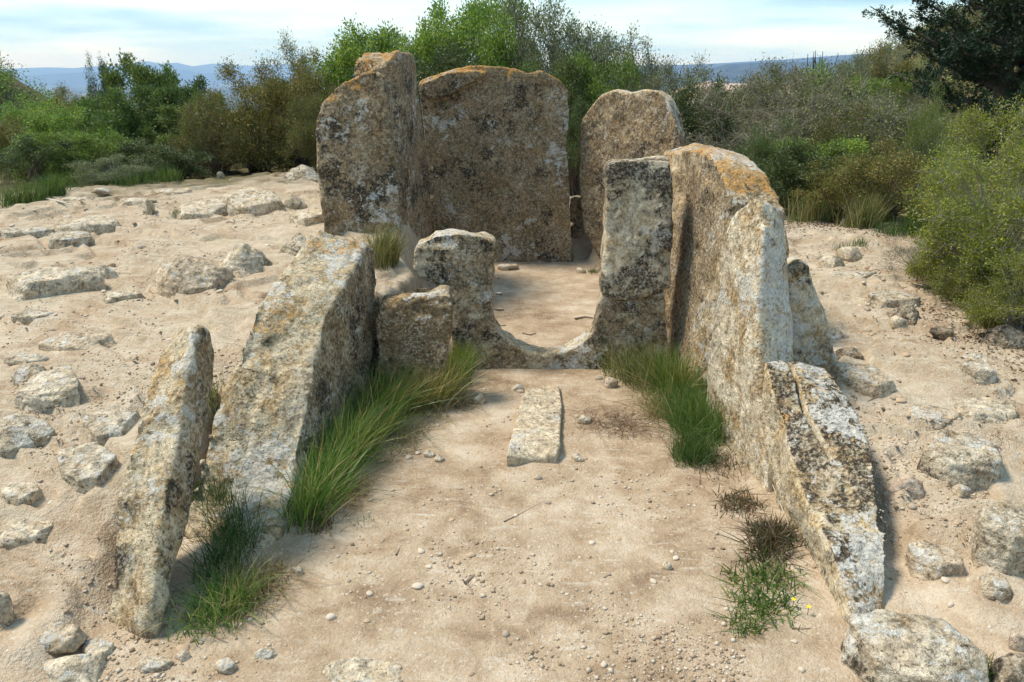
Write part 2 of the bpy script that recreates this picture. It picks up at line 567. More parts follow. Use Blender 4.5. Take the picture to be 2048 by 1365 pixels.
# tall pair on the left of the chamber
Apx = [(633, 269), (632, 245), (641, 205), (668, 173), (703, 150), (735, 141), (760, 143), (770, 155), (774, 185), (782, 253), (791, 347), (797, 441), (808, 600), (655, 600), (646, 460), (637, 340)]
A = [PY(u, v, 6.3 + 0.12 * (500 - v) / 350) for u, v in Apx]
stone('standing_stone', A, shrink(A, 0.94, (-0.03, 0.42, 0.0)),
      stone_mat('stone_left_front', 2, dark=0.82, white=0.50, black=0.34, orange=0.6, ztop=1.9, speck=0.5),
      'tall rounded stone left of the chamber, white blotches on its front and orange shoulder', voxel=0.016, smooth=10, seed=2)
A = [PY(772, 130, 6.75), PY(795, 103, 6.9), PY(822, 108, 7.3), PY(832, 124, 7.6), PY(836, 167, 7.7), PY(840, 245, 7.75), PY(852, 330, 7.8), PY(862, 400, 7.85), PY(868, 460, 7.9), PY(868, 570, 7.95),
     PY(808, 600, 6.8), PY(797, 441, 6.75), PY(785, 250, 6.7)]
B = [PY(705, 150, 6.75), PY(709, 122, 6.8), PY(728, 109, 7.2), PY(756, 104, 7.6), PY(760, 160, 7.8), PY(765, 245, 7.85), PY(772, 330, 7.9), PY(780, 400, 7.95), PY(785, 460, 8.0), PY(790, 560, 8.0),
     PY(720, 600, 6.8), PY(715, 441, 6.75), PY(708, 250, 6.7)]
stone('standing_stone', A, B, stone_mat('stone_left_rear', 3, light=(0.42, 0.36, 0.27), dark=0.82, white=0.42, black=0.5, orange=0.6, ztop=2.05, speck=0.7, streak=1),
      'tallest slab, edge towards us, dark grey side facing the chamber', voxel=0.016, smooth=8, seed=3, lam=(1, 0.1, 0), lam_amp=0.006)

# right rear stone
Apx = [(1158, 262), (1162, 240), (1188, 207), (1209, 189), (1225, 181), (1241, 181), (1254, 186), (1288, 178), (1315, 180), (1330, 191), (1344, 218), (1352, 245), (1360, 273), (1362, 330), (1350, 560),
       (1215, 560), (1190, 505), (1168, 462), (1161, 402), (1157, 323)]
A = [PY(u, v, 8.05 - 0.9 * (u - 1157) / 200 + 0.12 * (520 - v) / 340) for u, v in Apx]
stone('standing_stone', A, shrink(A, 0.93, (0.16, 0.34, 0.0)),
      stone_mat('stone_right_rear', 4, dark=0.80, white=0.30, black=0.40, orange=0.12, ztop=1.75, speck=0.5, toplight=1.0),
      'brown domed stone at the right rear of the chamber with a pale top', voxel=0.016, smooth=8, seed=4)
# packing stones in the slit between the two rear stones
for k, (u0, v0, u1, v1) in enumerate([(1141, 396, 1166, 445), (1143, 450, 1168, 478), (1144, 482, 1172, 520)]):
    A = [PY(u, v, 8.3) for u, v in ((u0, v0 + 4), (u0 + 8, v0), (u1, v0 + 2), (u1 + 2, v1), (u0, v1))]
    stone('packing_stone', A, shrink(A, 0.9, (0, 0.25, 0)), stone_mat('stone_packing', 30 + k, dark=0.7, white=0.3),
          ['upper', 'middle', 'lowest'][k] + ' small packing stone wedged in the slit between the rear stones', 'packing stone', voxel=0.013, smooth=4, seed=30 + k)

# port-hole stone
Lp = [(825, 510), (832, 488), (868, 471), (905, 465), (960, 470), (986, 480), (992, 492), (989, 540), (986, 580), (986, 622), (990, 648), (1003, 670), (1030, 693), (1030, 775), (940, 770), (905, 745), (903, 640), (898, 585), (870, 572), (838, 560), (825, 540)]
Mp = [(1000, 667), (1028, 692), (1060, 705), (1092, 709), (1130, 703), (1165, 686), (1184, 665), (1190, 775), (1000, 775)]
Rp = [(1164, 687), (1185, 663), (1194, 635), (1200, 604), (1204, 590), (1226, 597), (1250, 600), (1290, 590), (1330, 583), (1340, 700), (1340, 775), (1164, 775)]
port = lambda Q: [PY(u, v, 4.95 + 0.10 * (740 - v) / 270) for u, v in Q]
A, A2, A3 = port(Lp), port(Mp), port(Rp)
bk = (0.0, 0.17, 0.0)
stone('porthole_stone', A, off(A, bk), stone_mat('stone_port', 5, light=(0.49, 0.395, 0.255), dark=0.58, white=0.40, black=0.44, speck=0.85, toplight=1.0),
      'low carved stone with a U-shaped hollow closing the passage', 'porthole stone', voxel=0.012, smooth=7, amp=0.75, seed=5, extra=[(A2, off(A2, bk)), (A3, off(A3, bk))])
Epx = [(1209, 342), (1216, 327), (1233, 321), (1280, 320), (1325, 317), (1345, 320), (1345, 580), (1320, 586), (1290, 594), (1250, 602), (1225, 598), (1203, 588), (1204, 540), (1208, 470), (1211, 400)]
A = [PY(u, v, 4.99 + 0.12 * (590 - v) / 270) for u, v in Epx]
stone('pillar_stone', A, off(A, (0.02, 0.26, 0)), stone_mat('stone_pillar', 6, light=(0.54, 0.45, 0.31), dark=0.05, white=0.24, black=0.62, speck=0.6),
      'upright pale block blotched black, set on the right end of the porthole stone', 'standing stone', voxel=0.013, smooth=6, amp=0.85, seed=8)

# small stone left of the port-hole
Gpx = [(762, 612), (800, 598), (850, 592), (893, 589), (904, 594), (908, 620), (902, 665), (890, 710), (880, 840), (765, 850), (755, 700), (752, 650)]
A = [PY(u, v, 4.40 + 0.06 * (740 - v) / 150) for u, v in Gpx]
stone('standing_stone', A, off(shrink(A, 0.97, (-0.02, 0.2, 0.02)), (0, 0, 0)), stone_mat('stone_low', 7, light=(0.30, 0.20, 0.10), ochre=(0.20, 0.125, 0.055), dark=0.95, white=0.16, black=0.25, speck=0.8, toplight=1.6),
      'low brown stone in front of the left end of the porthole stone', voxel=0.012, smooth=6, seed=7)
A = [PY(u, v, 4.62) for u, v in ((738, 610), (750, 598), (762, 606), (764, 700), (760, 850), (735, 850), (734, 690))]
stone('packing_stone', A, off(A, (-0.02, 0.16, 0)), stone_mat('stone_sliver', 8, dark=0.8, white=0.2), 'dark narrow sliver beside the low brown stone', 'packing stone', voxel=0.011, smooth=4, seed=9)

# left wall of the passage, rear slab
A = [PX(535, 1130, -1.0), PX(565, 1025, -1.0), PX(586, 960, -1.0), PX(609, 832, -0.99), PX(627, 740, -0.98), PX(655, 632, -0.96), PX(700, 548, -0.90), PX(733, 490, -0.86), PX(748, 502, -0.84), PX(752, 560, -0.84),
     PX(749, 660, -0.84), PX(735, 860, -0.84)]
B = [PX(350, 1080, -1.44), PX(382, 1003, -1.43), PX(408, 925, -1.40), PX(440, 810, -1.37), PX(472, 715, -1.34), PX(510, 620, -1.30), PX(565, 540, -1.25), PX(615, 471, -1.18), PX(643, 457, -1.12),
     PY(655, 520, 4.75), PY(655, 640, 4.75), PY(655, 800, 4.7)]
stone('standing_stone', A, B, stone_mat('stone_wall_left', 9, light=(0.47, 0.38, 0.245), dark=0.74, white=0.34, black=0.42, orange=0.12, ztop=1.0, speck=0.9, streak=1, toplight=0.8),
      'large left passage slab with a sloping white-crusted edge and dark inner face', voxel=0.014, smooth=6, seed=11, lam=(1, -0.1, 0.0), lam_amp=0.008)
# left wall, front slab
A = [PX(305, 1300, -1.27), PX(299, 1222, -1.27), PX(312, 1105, -1.27), PX(332, 990, -1.27), PX(352, 905, -1.27), PX(361, 850, -1.27), PX(371, 776, -1.26), PX(382, 710, -1.26), PX(395, 656, -1.26), PX(414, 664, -1.24), PX(424, 708, -1.24),
     PX(420, 770, -1.24), PX(408, 850, -1.24), PX(380, 1000, -1.24), PX(330, 1200, -1.24)]
B = [PX(215, 1290, -1.46), PX(222, 1210, -1.46), PX(227, 1080, -1.46), PX(234, 996, -1.46), PX(250, 925, -1.46), PX(268, 860, -1.45), PX(301, 762, -1.44), PX(328, 702, -1.42), PX(356, 661, -1.40), PX(385, 651, -1.36),
     PX(372, 700, -1.42), PX(365, 770, -1.44), PX(355, 850, -1.45), PX(320, 1000, -1.46), PX(265, 1200, -1.46)]
stone('standing_stone', A, B, stone_mat('stone_front_left', 10, light=(0.50, 0.405, 0.26), dark=0.66, white=0.42, black=0.50, orange=0.1, ztop=0.9, speck=0.9, streak=1, toplight=0.5),
      'narrow leaning slab at the left front with a cream crusted edge', voxel=0.011, smooth=5, amp=0.8, seed=12, lam=(1, 0, 0.1), lam_amp=0.010)

# right wall, rear slab (large)
A = [PX(1309, 770, 1.03), PX(1311, 690, 1.03), PX(1313, 573, 1.04), PX(1316, 456, 1.05), PX(1319, 365, 1.07), PX(1327, 310, 1.10), PX(1362, 297, 1.14), PX(1405, 300, 1.20), PX(1442, 335, 1.24), PX(1455, 400, 1.24), PX(1452, 520, 1.235), PX(1448, 690, 1.23),
     PX(1447, 835, 1.22), PX(1450, 900, 1.22), PX(1380, 840, 1.12)]
B = [PX(1400, 740, 1.45), PX(1400, 660, 1.45), PX(1400, 560, 1.45), PX(1400, 450, 1.45), PX(1400, 352, 1.42), PX(1398, 290, 1.36), PX(1446, 294, 1.42), PX(1492, 312, 1.50), PX(1541, 357, 1.54), PX(1573, 415, 1.58), PX(1577, 520, 1.58), PX(1577, 690, 1.58),
     PX(1577, 830, 1.58), PX(1577, 880, 1.58), PX(1480, 800, 1.5)]
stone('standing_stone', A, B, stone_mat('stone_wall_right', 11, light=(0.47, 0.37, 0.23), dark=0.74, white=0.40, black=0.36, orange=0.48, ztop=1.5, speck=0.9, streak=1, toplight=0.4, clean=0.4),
      'largest right passage slab, pale inner face and orange rounded top', voxel=0.015, smooth=9, seed=13, lam=(1, 0.15, 0), lam_amp=0.007)
# right wall, middle slab
A = [(1.09, 4.14, -0.25), (1.08, 4.13, 0.5), (1.09, 4.12, 0.98), (1.11, 4.06, 1.18), (1.17, 3.96, 1.30), (1.21, 3.86, 1.30), (1.20, 3.76, 1.14), (1.18, 3.67, 0.82), (1.18, 3.60, 0.58), (1.19, 3.50, 0.36), (1.20, 3.34, 0.10), (1.20, 3.22, -0.25)]
B = [(1.42, 4.20, -0.25), (1.42, 4.19, 0.5), (1.41, 4.18, 0.95), (1.40, 4.12, 1.10), (1.36, 4.02, 1.22), (1.33, 3.92, 1.23), (1.34, 3.84, 1.09), (1.37, 3.76, 0.80), (1.39, 3.70, 0.58), (1.40, 3.62, 0.36), (1.40, 3.46, 0.10), (1.40, 3.34, -0.25)]
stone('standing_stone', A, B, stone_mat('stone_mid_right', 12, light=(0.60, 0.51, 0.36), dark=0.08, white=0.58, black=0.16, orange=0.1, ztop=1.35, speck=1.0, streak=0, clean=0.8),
      'slim rounded tooth-shaped slab in the middle of the right passage wall', voxel=0.012, smooth=26, amp=0.6, seed=14, lam=(1, 0.1, 0), lam_amp=0.003)
# flaked outer layer behind it
Fp = [(1572, 540), (1600, 525), (1617, 534), (1627, 573), (1641, 600), (1654, 652), (1662, 690), (1682, 730), (1690, 800), (1580, 800)]
A = [PY(u, v, 3.98) for u, v in Fp]
stone('flaked_stone', A, off(shrink(A, 0.9, (0.06, 0.28, 0)), (0, 0, 0)), stone_mat('stone_flake', 13, light=(0.52, 0.44, 0.30), dark=0.34, white=0.66, black=0.3, speck=0.9),
      'flaking grey fragment behind the tooth-shaped right slab', 'standing stone', voxel=0.013, smooth=4, seed=15, lam=(1, 0.3, 0), lam_amp=0.012)
# right wall, front slab, split by a crack: inner leaf and outer body
# body behind the inner leaf, built in the slab's own length/height plane
def slab_profile(x, prof):
    return [np.array([x + dx, y, z]) for (dx, y, z) in prof]
prof_in = [(0.0, 2.30, -0.2), (0.0, 2.37, 0.03), (0.0, 2.50, 0.09), (0.0, 2.62, 0.14), (0.0, 3.03, 0.22), (0.0, 3.35, 0.40), (-0.01, 3.55, 0.56), (-0.02, 3.66, 0.57), (-0.02, 3.74, 0.48), (-0.02, 3.76, 0.1), (0.0, 3.74, -0.2)]
prof_out = [(-0.20, 2.36, -0.2), (-0.19, 2.45, 0.0), (-0.13, 2.58, 0.09), (-0.07, 2.72, 0.17), (-0.01, 3.05, 0.34), (0.0, 3.36, 0.45), (-0.02, 3.58, 0.52), (-0.03, 3.68, 0.50), (-0.03, 3.72, 0.42), (-0.03, 3.74, 0.1), (0.0, 3.74, -0.2)]
def crack(p):
    """narrow cleft running down from the crest, between inner leaf and body"""
    xc = 1.33 + 0.25 * (3.62 - p[:, 1]) * 0.25 + 0.012 * vnoise(p / 0.09, 5)
    m = np.exp(-((p[:, 0] - xc) / 0.0075) ** 2) * sstep(p[:, 1], 3.05, 3.3) * sstep(p[:, 2], 0.05, 0.25)
    q = p.copy(); q[:, 2] -= 0.045 * m; q[:, 1] += 0.015 * m
    return q
stone('standing_stone', slab_profile(1.225, prof_in), slab_profile(1.56, prof_out),
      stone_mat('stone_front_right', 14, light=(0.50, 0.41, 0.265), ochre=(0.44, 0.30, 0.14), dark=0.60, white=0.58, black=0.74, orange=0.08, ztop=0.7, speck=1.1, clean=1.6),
      'cracked low slab at the right front, black and white lichen over its sloping edge', voxel=0.0075, smooth=24, amp=0.9, seed=17, lam=(1, 0, 0.1), lam_amp=0.006, post=crack)

# threshold stone lying on the passage floor
zt = 0.055
def PZ(u, v, z):
    d = ray(u, v); t = (z - CAM_H) / d[2]
    return np.array([d[0] * t, d[1] * t, z])
A = [PZ(u, v, zt + 0.03 * math.sin(u)) for u, v in ((1012, 912), (1020, 880), (1034, 830), (1045, 790), (1058, 775), (1085, 773), (1117, 768), (1124, 800), (1122, 850), (1119, 890), (1112, 912), (1060, 918))]
stone('floor_stone', A, [np.array([p[0], p[1], -0.12]) for p in A], stone_mat('stone_floor', 16, light=(0.56, 0.46, 0.32), ochre=(0.47, 0.36, 0.23), dark=0.0, white=0.05, black=0.0, speck=0.1),
      'long pale dressed block lying in the middle of the passage floor', 'stone block', voxel=0.009, smooth=3, amp=0.3, seed=18)

# ================================================================== LOOSE ROCKS
def rock_mesh(seed, sub=3, flat=0.0, planes=9, rough=1.0):
    """unit rock: sphere clipped by random planes, roughened; roughly within [-1,1]"""
    r = np.random.default_rng(seed)
    bm = bmesh.new(); bmesh.ops.create_icosphere(bm, subdivisions=sub, radius=1.0)
    me = bpy.data.meshes.new('rock'); bm.to_mesh(me); bm.free()
    p = get_co(me); p /= np.linalg.norm(p, axis=1)[:, None]
    N = r.normal(size=(planes, 3)); N /= np.linalg.norm(N, axis=1)[:, None]
    D = r.uniform(0.55, 0.92, planes)
    if flat:
        N[0] = (r.normal() * 0.12, r.normal() * 0.12, 1); N[0] /= np.linalg.norm(N[0]); D[0] = 0.75 - 0.2 * flat
    dot = p @ N.T
    rad = np.where(dot > 0.05, D / np.maximum(dot, 0.05), 9.0)
    k = 45.0
    rad = -np.log(np.exp(-k * rad).sum(1) + math.exp(-k * 1.0)) / k
    q = p * rad[:, None]
    q *= (1 + rough * (0.10 * fbm(q * 1.6 + seed, 3, seed) + 0.05 * fbm(q * 6 + seed, 3, seed + 3)))[:, None]
    me.vertices.foreach_set('co', q.astype(np.float32).ravel())
    me.polygons.foreach_set('use_smooth', np.ones(len(me.polygons), bool))
    me.update()
    return me


ROCKM = {
    'pale': stone_mat('rock_pale', 21, light=(0.56, 0.465, 0.335), ochre=(0.46, 0.35, 0.22), dark=0.22, white=0.22, black=0.02, speck=0.2),
    'tan': stone_mat('rock_tan', 22, light=(0.52, 0.40, 0.27), ochre=(0.43, 0.31, 0.19), dark=0.25, white=0.12, black=0.02, speck=0.2),
    'grey': stone_mat('rock_grey', 23, light=(0.50, 0.42, 0.30), ochre=(0.38, 0.30, 0.20), dark=0.38, white=0.40, black=0.34, speck=0.5),
    'dark': stone_mat('rock_dark', 24, light=(0.33, 0.27, 0.19), ochre=(0.22, 0.17, 0.11), dark=0.7, white=0.4, black=0.6, speck=0.8),
    'pink': stone_mat('rock_pink', 25, light=(0.52, 0.36, 0.27), ochre=(0.45, 0.28, 0.19), dark=0.15, white=0.2, black=0.02, speck=0.3),
}
# u, v of the point where the rock's near edge meets the ground, width px, visible height px, depth/width, yaw deg, tilt deg, flat, material, label
ROCKS = [
    (386, 428, 118, 46, 0.8, 20, 8, 1, 'pale', 'pale weathered boulder, left of the close pair near the scrub'),
    (492, 424, 120, 58, 0.8, -15, 10, 1, 'pale', 'pale weathered boulder, right of the close pair, grass under its edge'),
    (598, 360, 82, 34, 0.7, 0, 4, 0, 'grey', 'grey hump-backed rock just left of the tall stones'),
    (168, 468, 130, 44, 0.8, 10, 6, 1, 'pale', 'flat pale rock behind the round grey disc on the left'),
    (120, 496, 92, 40, 0.8, 0, 5, 1, 'grey', 'round flat grey-white disc of stone on the left'),
    (40, 474, 112, 28, 0.5, 12, 4, 1, 'grey', 'long low grey slab at the left edge beside the round disc'),
    (80, 592, 180, 66, 0.6, 8, 6, 1, 'pale', 'large rock with a shaggy overhang at the left edge'),
    (192, 560, 72, 36, 0.7, 5, 10, 0, 'grey', 'small grey rock touching the shaggy overhanging rock'),
    (352, 592, 160, 88, 0.9, 30, 4, 0, 'tan', 'broad half-buried sandy hump in the middle of the left field'),
    (470, 545, 122, 76, 0.8, 35, 12, 0, 'pale', 'pointed pale rock right of the sandy hump'),
    (132, 702, 132, 50, 0.6, 12, 8, 1, 'tan', 'low tan ledge rock in the left field'),
    (48, 728, 90, 32, 0.5, 10, 6, 1, 'grey', 'thin grey flagstone lying on another at the left edge'),
    (45, 762, 78, 36, 0.7, 0, 5, 0, 'tan', 'tan rock underneath the thin grey flagstone'),
    (76, 824, 130, 50, 1.0, 40, 8, 1, 'pale', 'pale half-buried slab tilted towards the left edge'),
    (14, 912, 130, 50, 0.9, 10, 8, 0, 'grey', 'big grey boulder cut by the left edge of the picture'),
    (150, 985, 135, 62, 0.9, -35, 12, 1, 'grey', 'grey jagged tilted rock left of the front slab, nearer end'),
    (205, 888, 125, 46, 0.8, -30, 12, 1, 'grey', 'grey jagged rock behind the nearer tilted one'),
    (588, 512, 80, 58, 0.8, 0, 5, 0, 'grey', 'grey rounded rock behind the large left passage slab'),
    (612, 452, 92, 40, 0.8, 15, 12, 1, 'pale', 'tilted pale flag against the foot of the tall stones'),
    (295, 430, 22, 42, 0.8, 0, 5, 0, 'pale', 'small upright pale stone left of the boulder pair'),
    (588, 418, 46, 38, 0.7, 0, 15, 0, 'grey', 'small leaning stone near the foot of the tall stones'),
    (196, 392, 40, 16, 0.7, 0, 0, 1, 'grey', 'small grey flat stone at the edge of the left scrub'),
    (145, 402, 66, 14, 0.6, 8, 0, 1, 'pale', 'thin pale flat stone beside the bleached stick'),
    (262, 412, 80, 26, 0.7, 8, 5, 1, 'pale', 'low pale flat rock between stick and boulder pair'),
    (340, 392, 70, 20, 0.6, 8, 5, 1, 'tan', 'low tan flat rock below the left scrub'),
    (440, 357, 15, 18, 0.8, 0, 0, 0, 'tan', 'tiny upright tan stone in front of the feathery grass'),
    (118, 1392, 150, 66, 0.8, 10, 4, 0, 'pale', 'rounded pale rock cut by the bottom left edge'),
    (186, 1322, 76, 38, 0.8, -25, 6, 1, 'grey', 'flat grey angular stone at the bottom left'),
    (85, 1298, 112, 30, 0.7, 15, 2, 1, 'tan', 'flat tan flagstone flush with the ground at the bottom left'),
    (34, 1082, 120, 30, 0.7, 8, 2, 1, 'pale', 'pale flagstone flush with the ground at the left edge'),
    (4, 1260, 40, 66, 0.9, 10, 2, 0, 'tan', 'tan rock cut by the left edge near the bottom'),
    (20, 1000, 90, 40, 0.7, 0, 3, 1, 'pale', 'pale rock under the big boulder at the left edge'),
    (300, 872, 60, 26, 0.7, 15, 4, 1, 'tan', 'small tan rock beside the top of the front left slab'),
    (235, 605, 70, 24, 0.7, 10, 4, 1, 'pale', 'low pale rock in front of the shaggy rock'),
    (420, 560, 70, 20, 0.7, 10, 4, 1, 'tan', 'low tan rock at the foot of the pointed rock'),
    (60, 640, 70, 22, 0.7, 10, 4, 1, 'grey', 'low grey rock below the shaggy rock'),
    (1940, 976, 196, 98, 0.65, 8, 12, 1, 'grey', 'grey speckled block propped on small stones at the right'),
    (2030, 1148, 130, 180, 1.0, 25, 8, 1, 'grey', 'grey speckled block cut by the right edge'),
    (1868, 1398, 250, 140, 0.8, -20, 8, 1, 'grey', 'big pale grey rock at the bottom right'),
    (2056, 1392, 120, 84, 0.9, 0, 8, 0, 'dark', 'dark rock in the bottom right corner'),
    (2042, 1306, 40, 46, 0.8, 0, 5, 0, 'pink', 'pinkish white stone above the bottom right corner'),
    (1796, 618, 114, 48, 0.75, 0, 3, 1, 'grey', 'flat-topped round grey stone under the right bush'),
    (1826, 640, 68, 44, 0.8, 20, 4, 0, 'dark', 'dark lumpy stone in front of the flat-topped round stone'),
    (1800, 656, 36, 30, 0.8, 0, 4, 0, 'pale', 'small pale stone below the lumpy dark stone'),
    (1712, 556, 116, 26, 0.6, 10, 2, 1, 'grey', 'thin grey flagstone on the right-hand path'),
    (1668, 534, 60, 34, 0.8, 10, 4, 0, 'pale', 'pale rough rock at the path edge, left one'),
    (1704, 524, 52, 30, 0.8, -10, 4, 0, 'pale', 'pale rough rock at the path edge with grass beside it'),
    (2034, 700, 100, 62, 0.8, 0, 4, 0, 'dark', 'dark rock under the bush at the right edge'),
    (1890, 684, 54, 20, 0.7, 0, 3, 1, 'dark', 'low dark stone among leaf litter on the right'),
    (1966, 728, 66, 34, 0.8, 0, 6, 0, 'grey', 'grey stone in leaf litter, upper one of two at the right'),
    (1966, 768, 72, 28, 0.8, 0, 4, 1, 'grey', 'grey flat stone in leaf litter, lower one of two at the right'),
    (1678, 684, 66, 42, 0.8, 15, 4, 0, 'tan', 'tan rock behind the flaking fragment'),
    (1702, 716, 60, 26, 0.7, 0, 6, 0, 'dark', 'dark stone at the foot of the flaking fragment'),
    (1735, 786, 110, 50, 0.8, -30, 8, 1, 'tan', 'half-buried smooth tan rock right of the cracked slab'),
    (1822, 998, 78, 58, 0.8, 0, 5, 0, 'pink', 'pinkish stone left of the propped grey block'),
    (1930, 995, 36, 24, 0.8, 0, 5, 0, 'tan', 'small wedge stone under the propped grey block'),
    (1880, 1160, 118, 56, 0.9, 20, 2, 1, 'tan', 'flat tan flagstone right of the cracked slab'),
    (1996, 1206, 64, 34, 0.8, 0, 5, 1, 'tan', 'small tan flat stone below the right edge block'),
    (1980, 845, 120, 30, 0.7, 10, 3, 1, 'pale', 'pale ledge of rock flush with the ground on the right'),
    (1880, 850, 110, 26, 0.7, -10, 3, 1, 'tan', 'tan ledge of rock above the propped grey block'),
    (722, 1400, 190, 26, 0.75, -20, 0, 1, 'pale', 'flat whitish slab sunk in the ground at the bottom edge'),
    (522, 1324, 60, 30, 0.7, 10, 4, 0, 'tan', 'brown cobble near the bottom, left of centre'),
    (362, 1326, 32, 24, 0.8, 0, 0, 0, 'pink', 'pink cobble at the bottom left'),
    (300, 1352, 64, 34, 0.8, 10, 0, 1, 'tan', 'flat tan stone left of the pink cobble'),
    (448, 1350, 44, 30, 0.8, 0, 0, 1, 'tan', 'flat tan stone right of the pink cobble'),
    (956, 810, 33, 26, 0.8, 20, 0, 0, 'pale', 'grey-white cobble left of the long floor block'),
    (1222, 777, 30, 24, 0.9, 0, 0, 0, 'pink', 'rounded cobble right of the long floor block'),
    (1036, 784, 27, 16, 0.8, 0, 0, 0, 'tan', 'small cobble at the far left corner of the floor block'),
    (1170, 850, 31, 20, 0.9, 0, 0, 0, 'pale', 'pale cobble right of the middle of the floor block'),
    (1157, 926, 27, 16, 0.8, 0, 0, 0, 'pale', 'pale pebble by the near right corner of the floor block'),
    (858, 916, 25, 14, 0.8, 0, 0, 0, 'pale', 'pale pebble by the left grass, left of two'),
    (878, 926, 24, 14, 0.8, 0, 0, 0, 'pale', 'pale pebble by the left grass, right of two'),
    (1335, 1141, 20, 18, 0.9, 0, 0, 0, 'pale', 'white pebble alone on the right of the passage floor'),
    (594, 1156, 24, 18, 0.8, 0, 0, 0, 'tan', 'brown pebble with a small stick beside it'),
    (1076, 962, 18, 12, 0.8, 0, 0, 0, 'pale', 'small pale pebble just in front of the floor block'),
    (1162, 548, 20, 14, 0.8, 0, 0, 0, 'pale', 'pale cobble on the chamber floor'),
    (1016, 542, 44, 18, 0.6, 0, 0, 1, 'tan', 'flat stone at the foot of the rear stone'),
]
def hull_rock(seed, wid, dep, hh, flat, voxel):
    """angular block: hull of jittered rings, rounded and roughened. Base sits below z = 0"""
    r = np.random.default_rng(seed)
    pts = []
    nb = 6 if flat else 7
    plan = r.uniform(0.8, 1.3, nb)
    for ring, (z, f) in enumerate(((-0.9, 1.05), (0.1, 1.0), (0.86 if flat else 0.55, 0.92 if flat else 0.70))):
        for i in range(nb):
            a = (i + r.uniform(-0.3, 0.3)) * 2 * math.pi / nb
            rr = plan[i] * f * r.uniform(0.9, 1.05)
            pts.append((math.cos(a) * rr, math.sin(a) * rr, z + r.uniform(-0.12, 0.12) * (ring > 0)))
    for i in range(5 if flat else 3):
        a = r.uniform(0, 6.28); rr = r.uniform(0.4, 0.85) if flat else r.uniform(0.05, 0.4)
        pts.append((math.cos(a) * rr, math.sin(a) * rr, r.uniform(0.88, 1.0)))
    P = np.array(pts) * np.array([wid / 2, wid * dep / 2, hh])
    bm = bmesh.new()
    for q in P:
        bm.verts.new(q)
    bmesh.ops.convex_hull(bm, input=bm.verts)
    bmesh.ops.delete(bm, geom=[v_ for v_ in bm.verts if not v_.link_faces], context='VERTS')
    me = bpy.data.meshes.new('tmp'); bm.to_mesh(me); bm.free()
    o = bpy.data.objects.new('tmp', me); COL.objects.link(o)
    md = o.modifiers.new('r', 'REMESH'); md.mode = 'VOXEL'; md.voxel_size = voxel
    ms = o.modifiers.new('s', 'SMOOTH'); ms.factor = 0.5; ms.iterations = 2
    out = bpy.data.meshes.new_from_object(o.evaluated_get(bpy.context.evaluated_depsgraph_get()))
    bpy.data.objects.remove(o); bpy.data.meshes.remove(me)
    out.materials.clear()
    p = get_co(out); n = get_no(out)
    d = 0.018 * wid * fbm(p / (wid * 0.35) + seed, 3, seed) + 0.016 * wid * fbm(p / (wid * 0.1) + seed, 3, seed + 3)
    hole = np.clip(vnoise(p / (wid * 0.16) + seed, seed + 9) - 0.35, 0, 1)
    d -= 0.03 * wid * hole
    L = np.array([0.25, 0.15, 1.0]); L /= np.linalg.norm(L)
    al = p @ L
    q = p - np.outer(al, L)
    d += 0.016 * wid * fbm(q / (wid * 0.7) + np.outer(al, L) / (wid * 0.05), 2, seed + 5)
    p = p + n * np.clip(d, -0.25 * hh - 0.01, 0.25 * hh + 0.01)[:, None]
    return out, p


for k, (u, v, w, hpx, dep, yaw, tilt, flat, mk, lab) in enumerate(ROCKS):
    g, t = ground_at(u, v)
    wid = w * t / FPX
    hh = hpx * t / FPX * (0.60 if flat else 0.78)
    big = w > 55
    if big:
        me, p = hull_rock(100 + k, wid, dep, hh, flat, max(wid / 55, 0.005))
    else:
        me = rock_mesh(100 + k, 3, flat)
        p = get_co(me); lo, hi = p.min(0), p.max(0)
        p = (p - (lo + hi) / 2) / (hi - lo)
        p[:, 0] *= wid; p[:, 1] *= wid * dep; p[:, 2] = (p[:, 2] + 0.1) * hh * 1.6
    a = math.radians(yaw); c_, s_ = math.cos(a), math.sin(a)
    p = np.stack([p[:, 0] * c_ - p[:, 1] * s_, p[:, 0] * s_ + p[:, 1] * c_, p[:, 2]], 1)
    p[:, 2] += p[:, 1] * math.tan(math.radians(tilt))
    me.vertices.foreach_set('co', p.astype(np.float32).ravel())
    me.polygons.foreach_set('use_smooth', np.ones(len(me.polygons), bool)); me.update()
    cx, cy = g[0], g[1] + wid * dep * 0.42
    link('boulder' if w > 100 else 'rock' if big else 'cobble', me, ROCKM[mk], None, lab, 'rock' if big else 'cobble', None, None, (cx, cy, th(cx, cy) - (0.012 if big else 0.0)))

# pebbles one can still count, strewn over the bare ground
PEB = [rock_mesh(500 + k, 2, 0, 7) for k in range(8)]
pm = {k: NT('pebble_' + k) for k in ('white', 'tan', 'grey')}
for k, (a, b) in {'white': ((0.46, 0.37, 0.27), (0.62, 0.52, 0.40)), 'tan': ((0.34, 0.23, 0.14), (0.52, 0.38, 0.25)), 'grey': ((0.28, 0.215, 0.15), (0.46, 0.37, 0.27))}.items():
    s = pm[k]
    f = s.math('ADD', s.math('MULTIPLY', s.n('ObjectInfo').outputs['Random'], 0.6), s.math('MULTIPLY', s.noise(s.coords(), 2.0, 4, 0.7), 0.4))
    s.principled(s.mix(f, a, b), 0.9)
PEBM = []
for k in range(8):
    PEB[k].materials.append(pm[['white', 'tan', 'grey', 'white', 'tan', 'tan', 'white', 'grey'][k]].m)


def zone(x, y):
    """0 passage/chamber floor, 1 left field, 2 right field"""
    if -1.25 < x < 1.2 and y < 8:
        return 0
    return 1 if x < 0 else 2


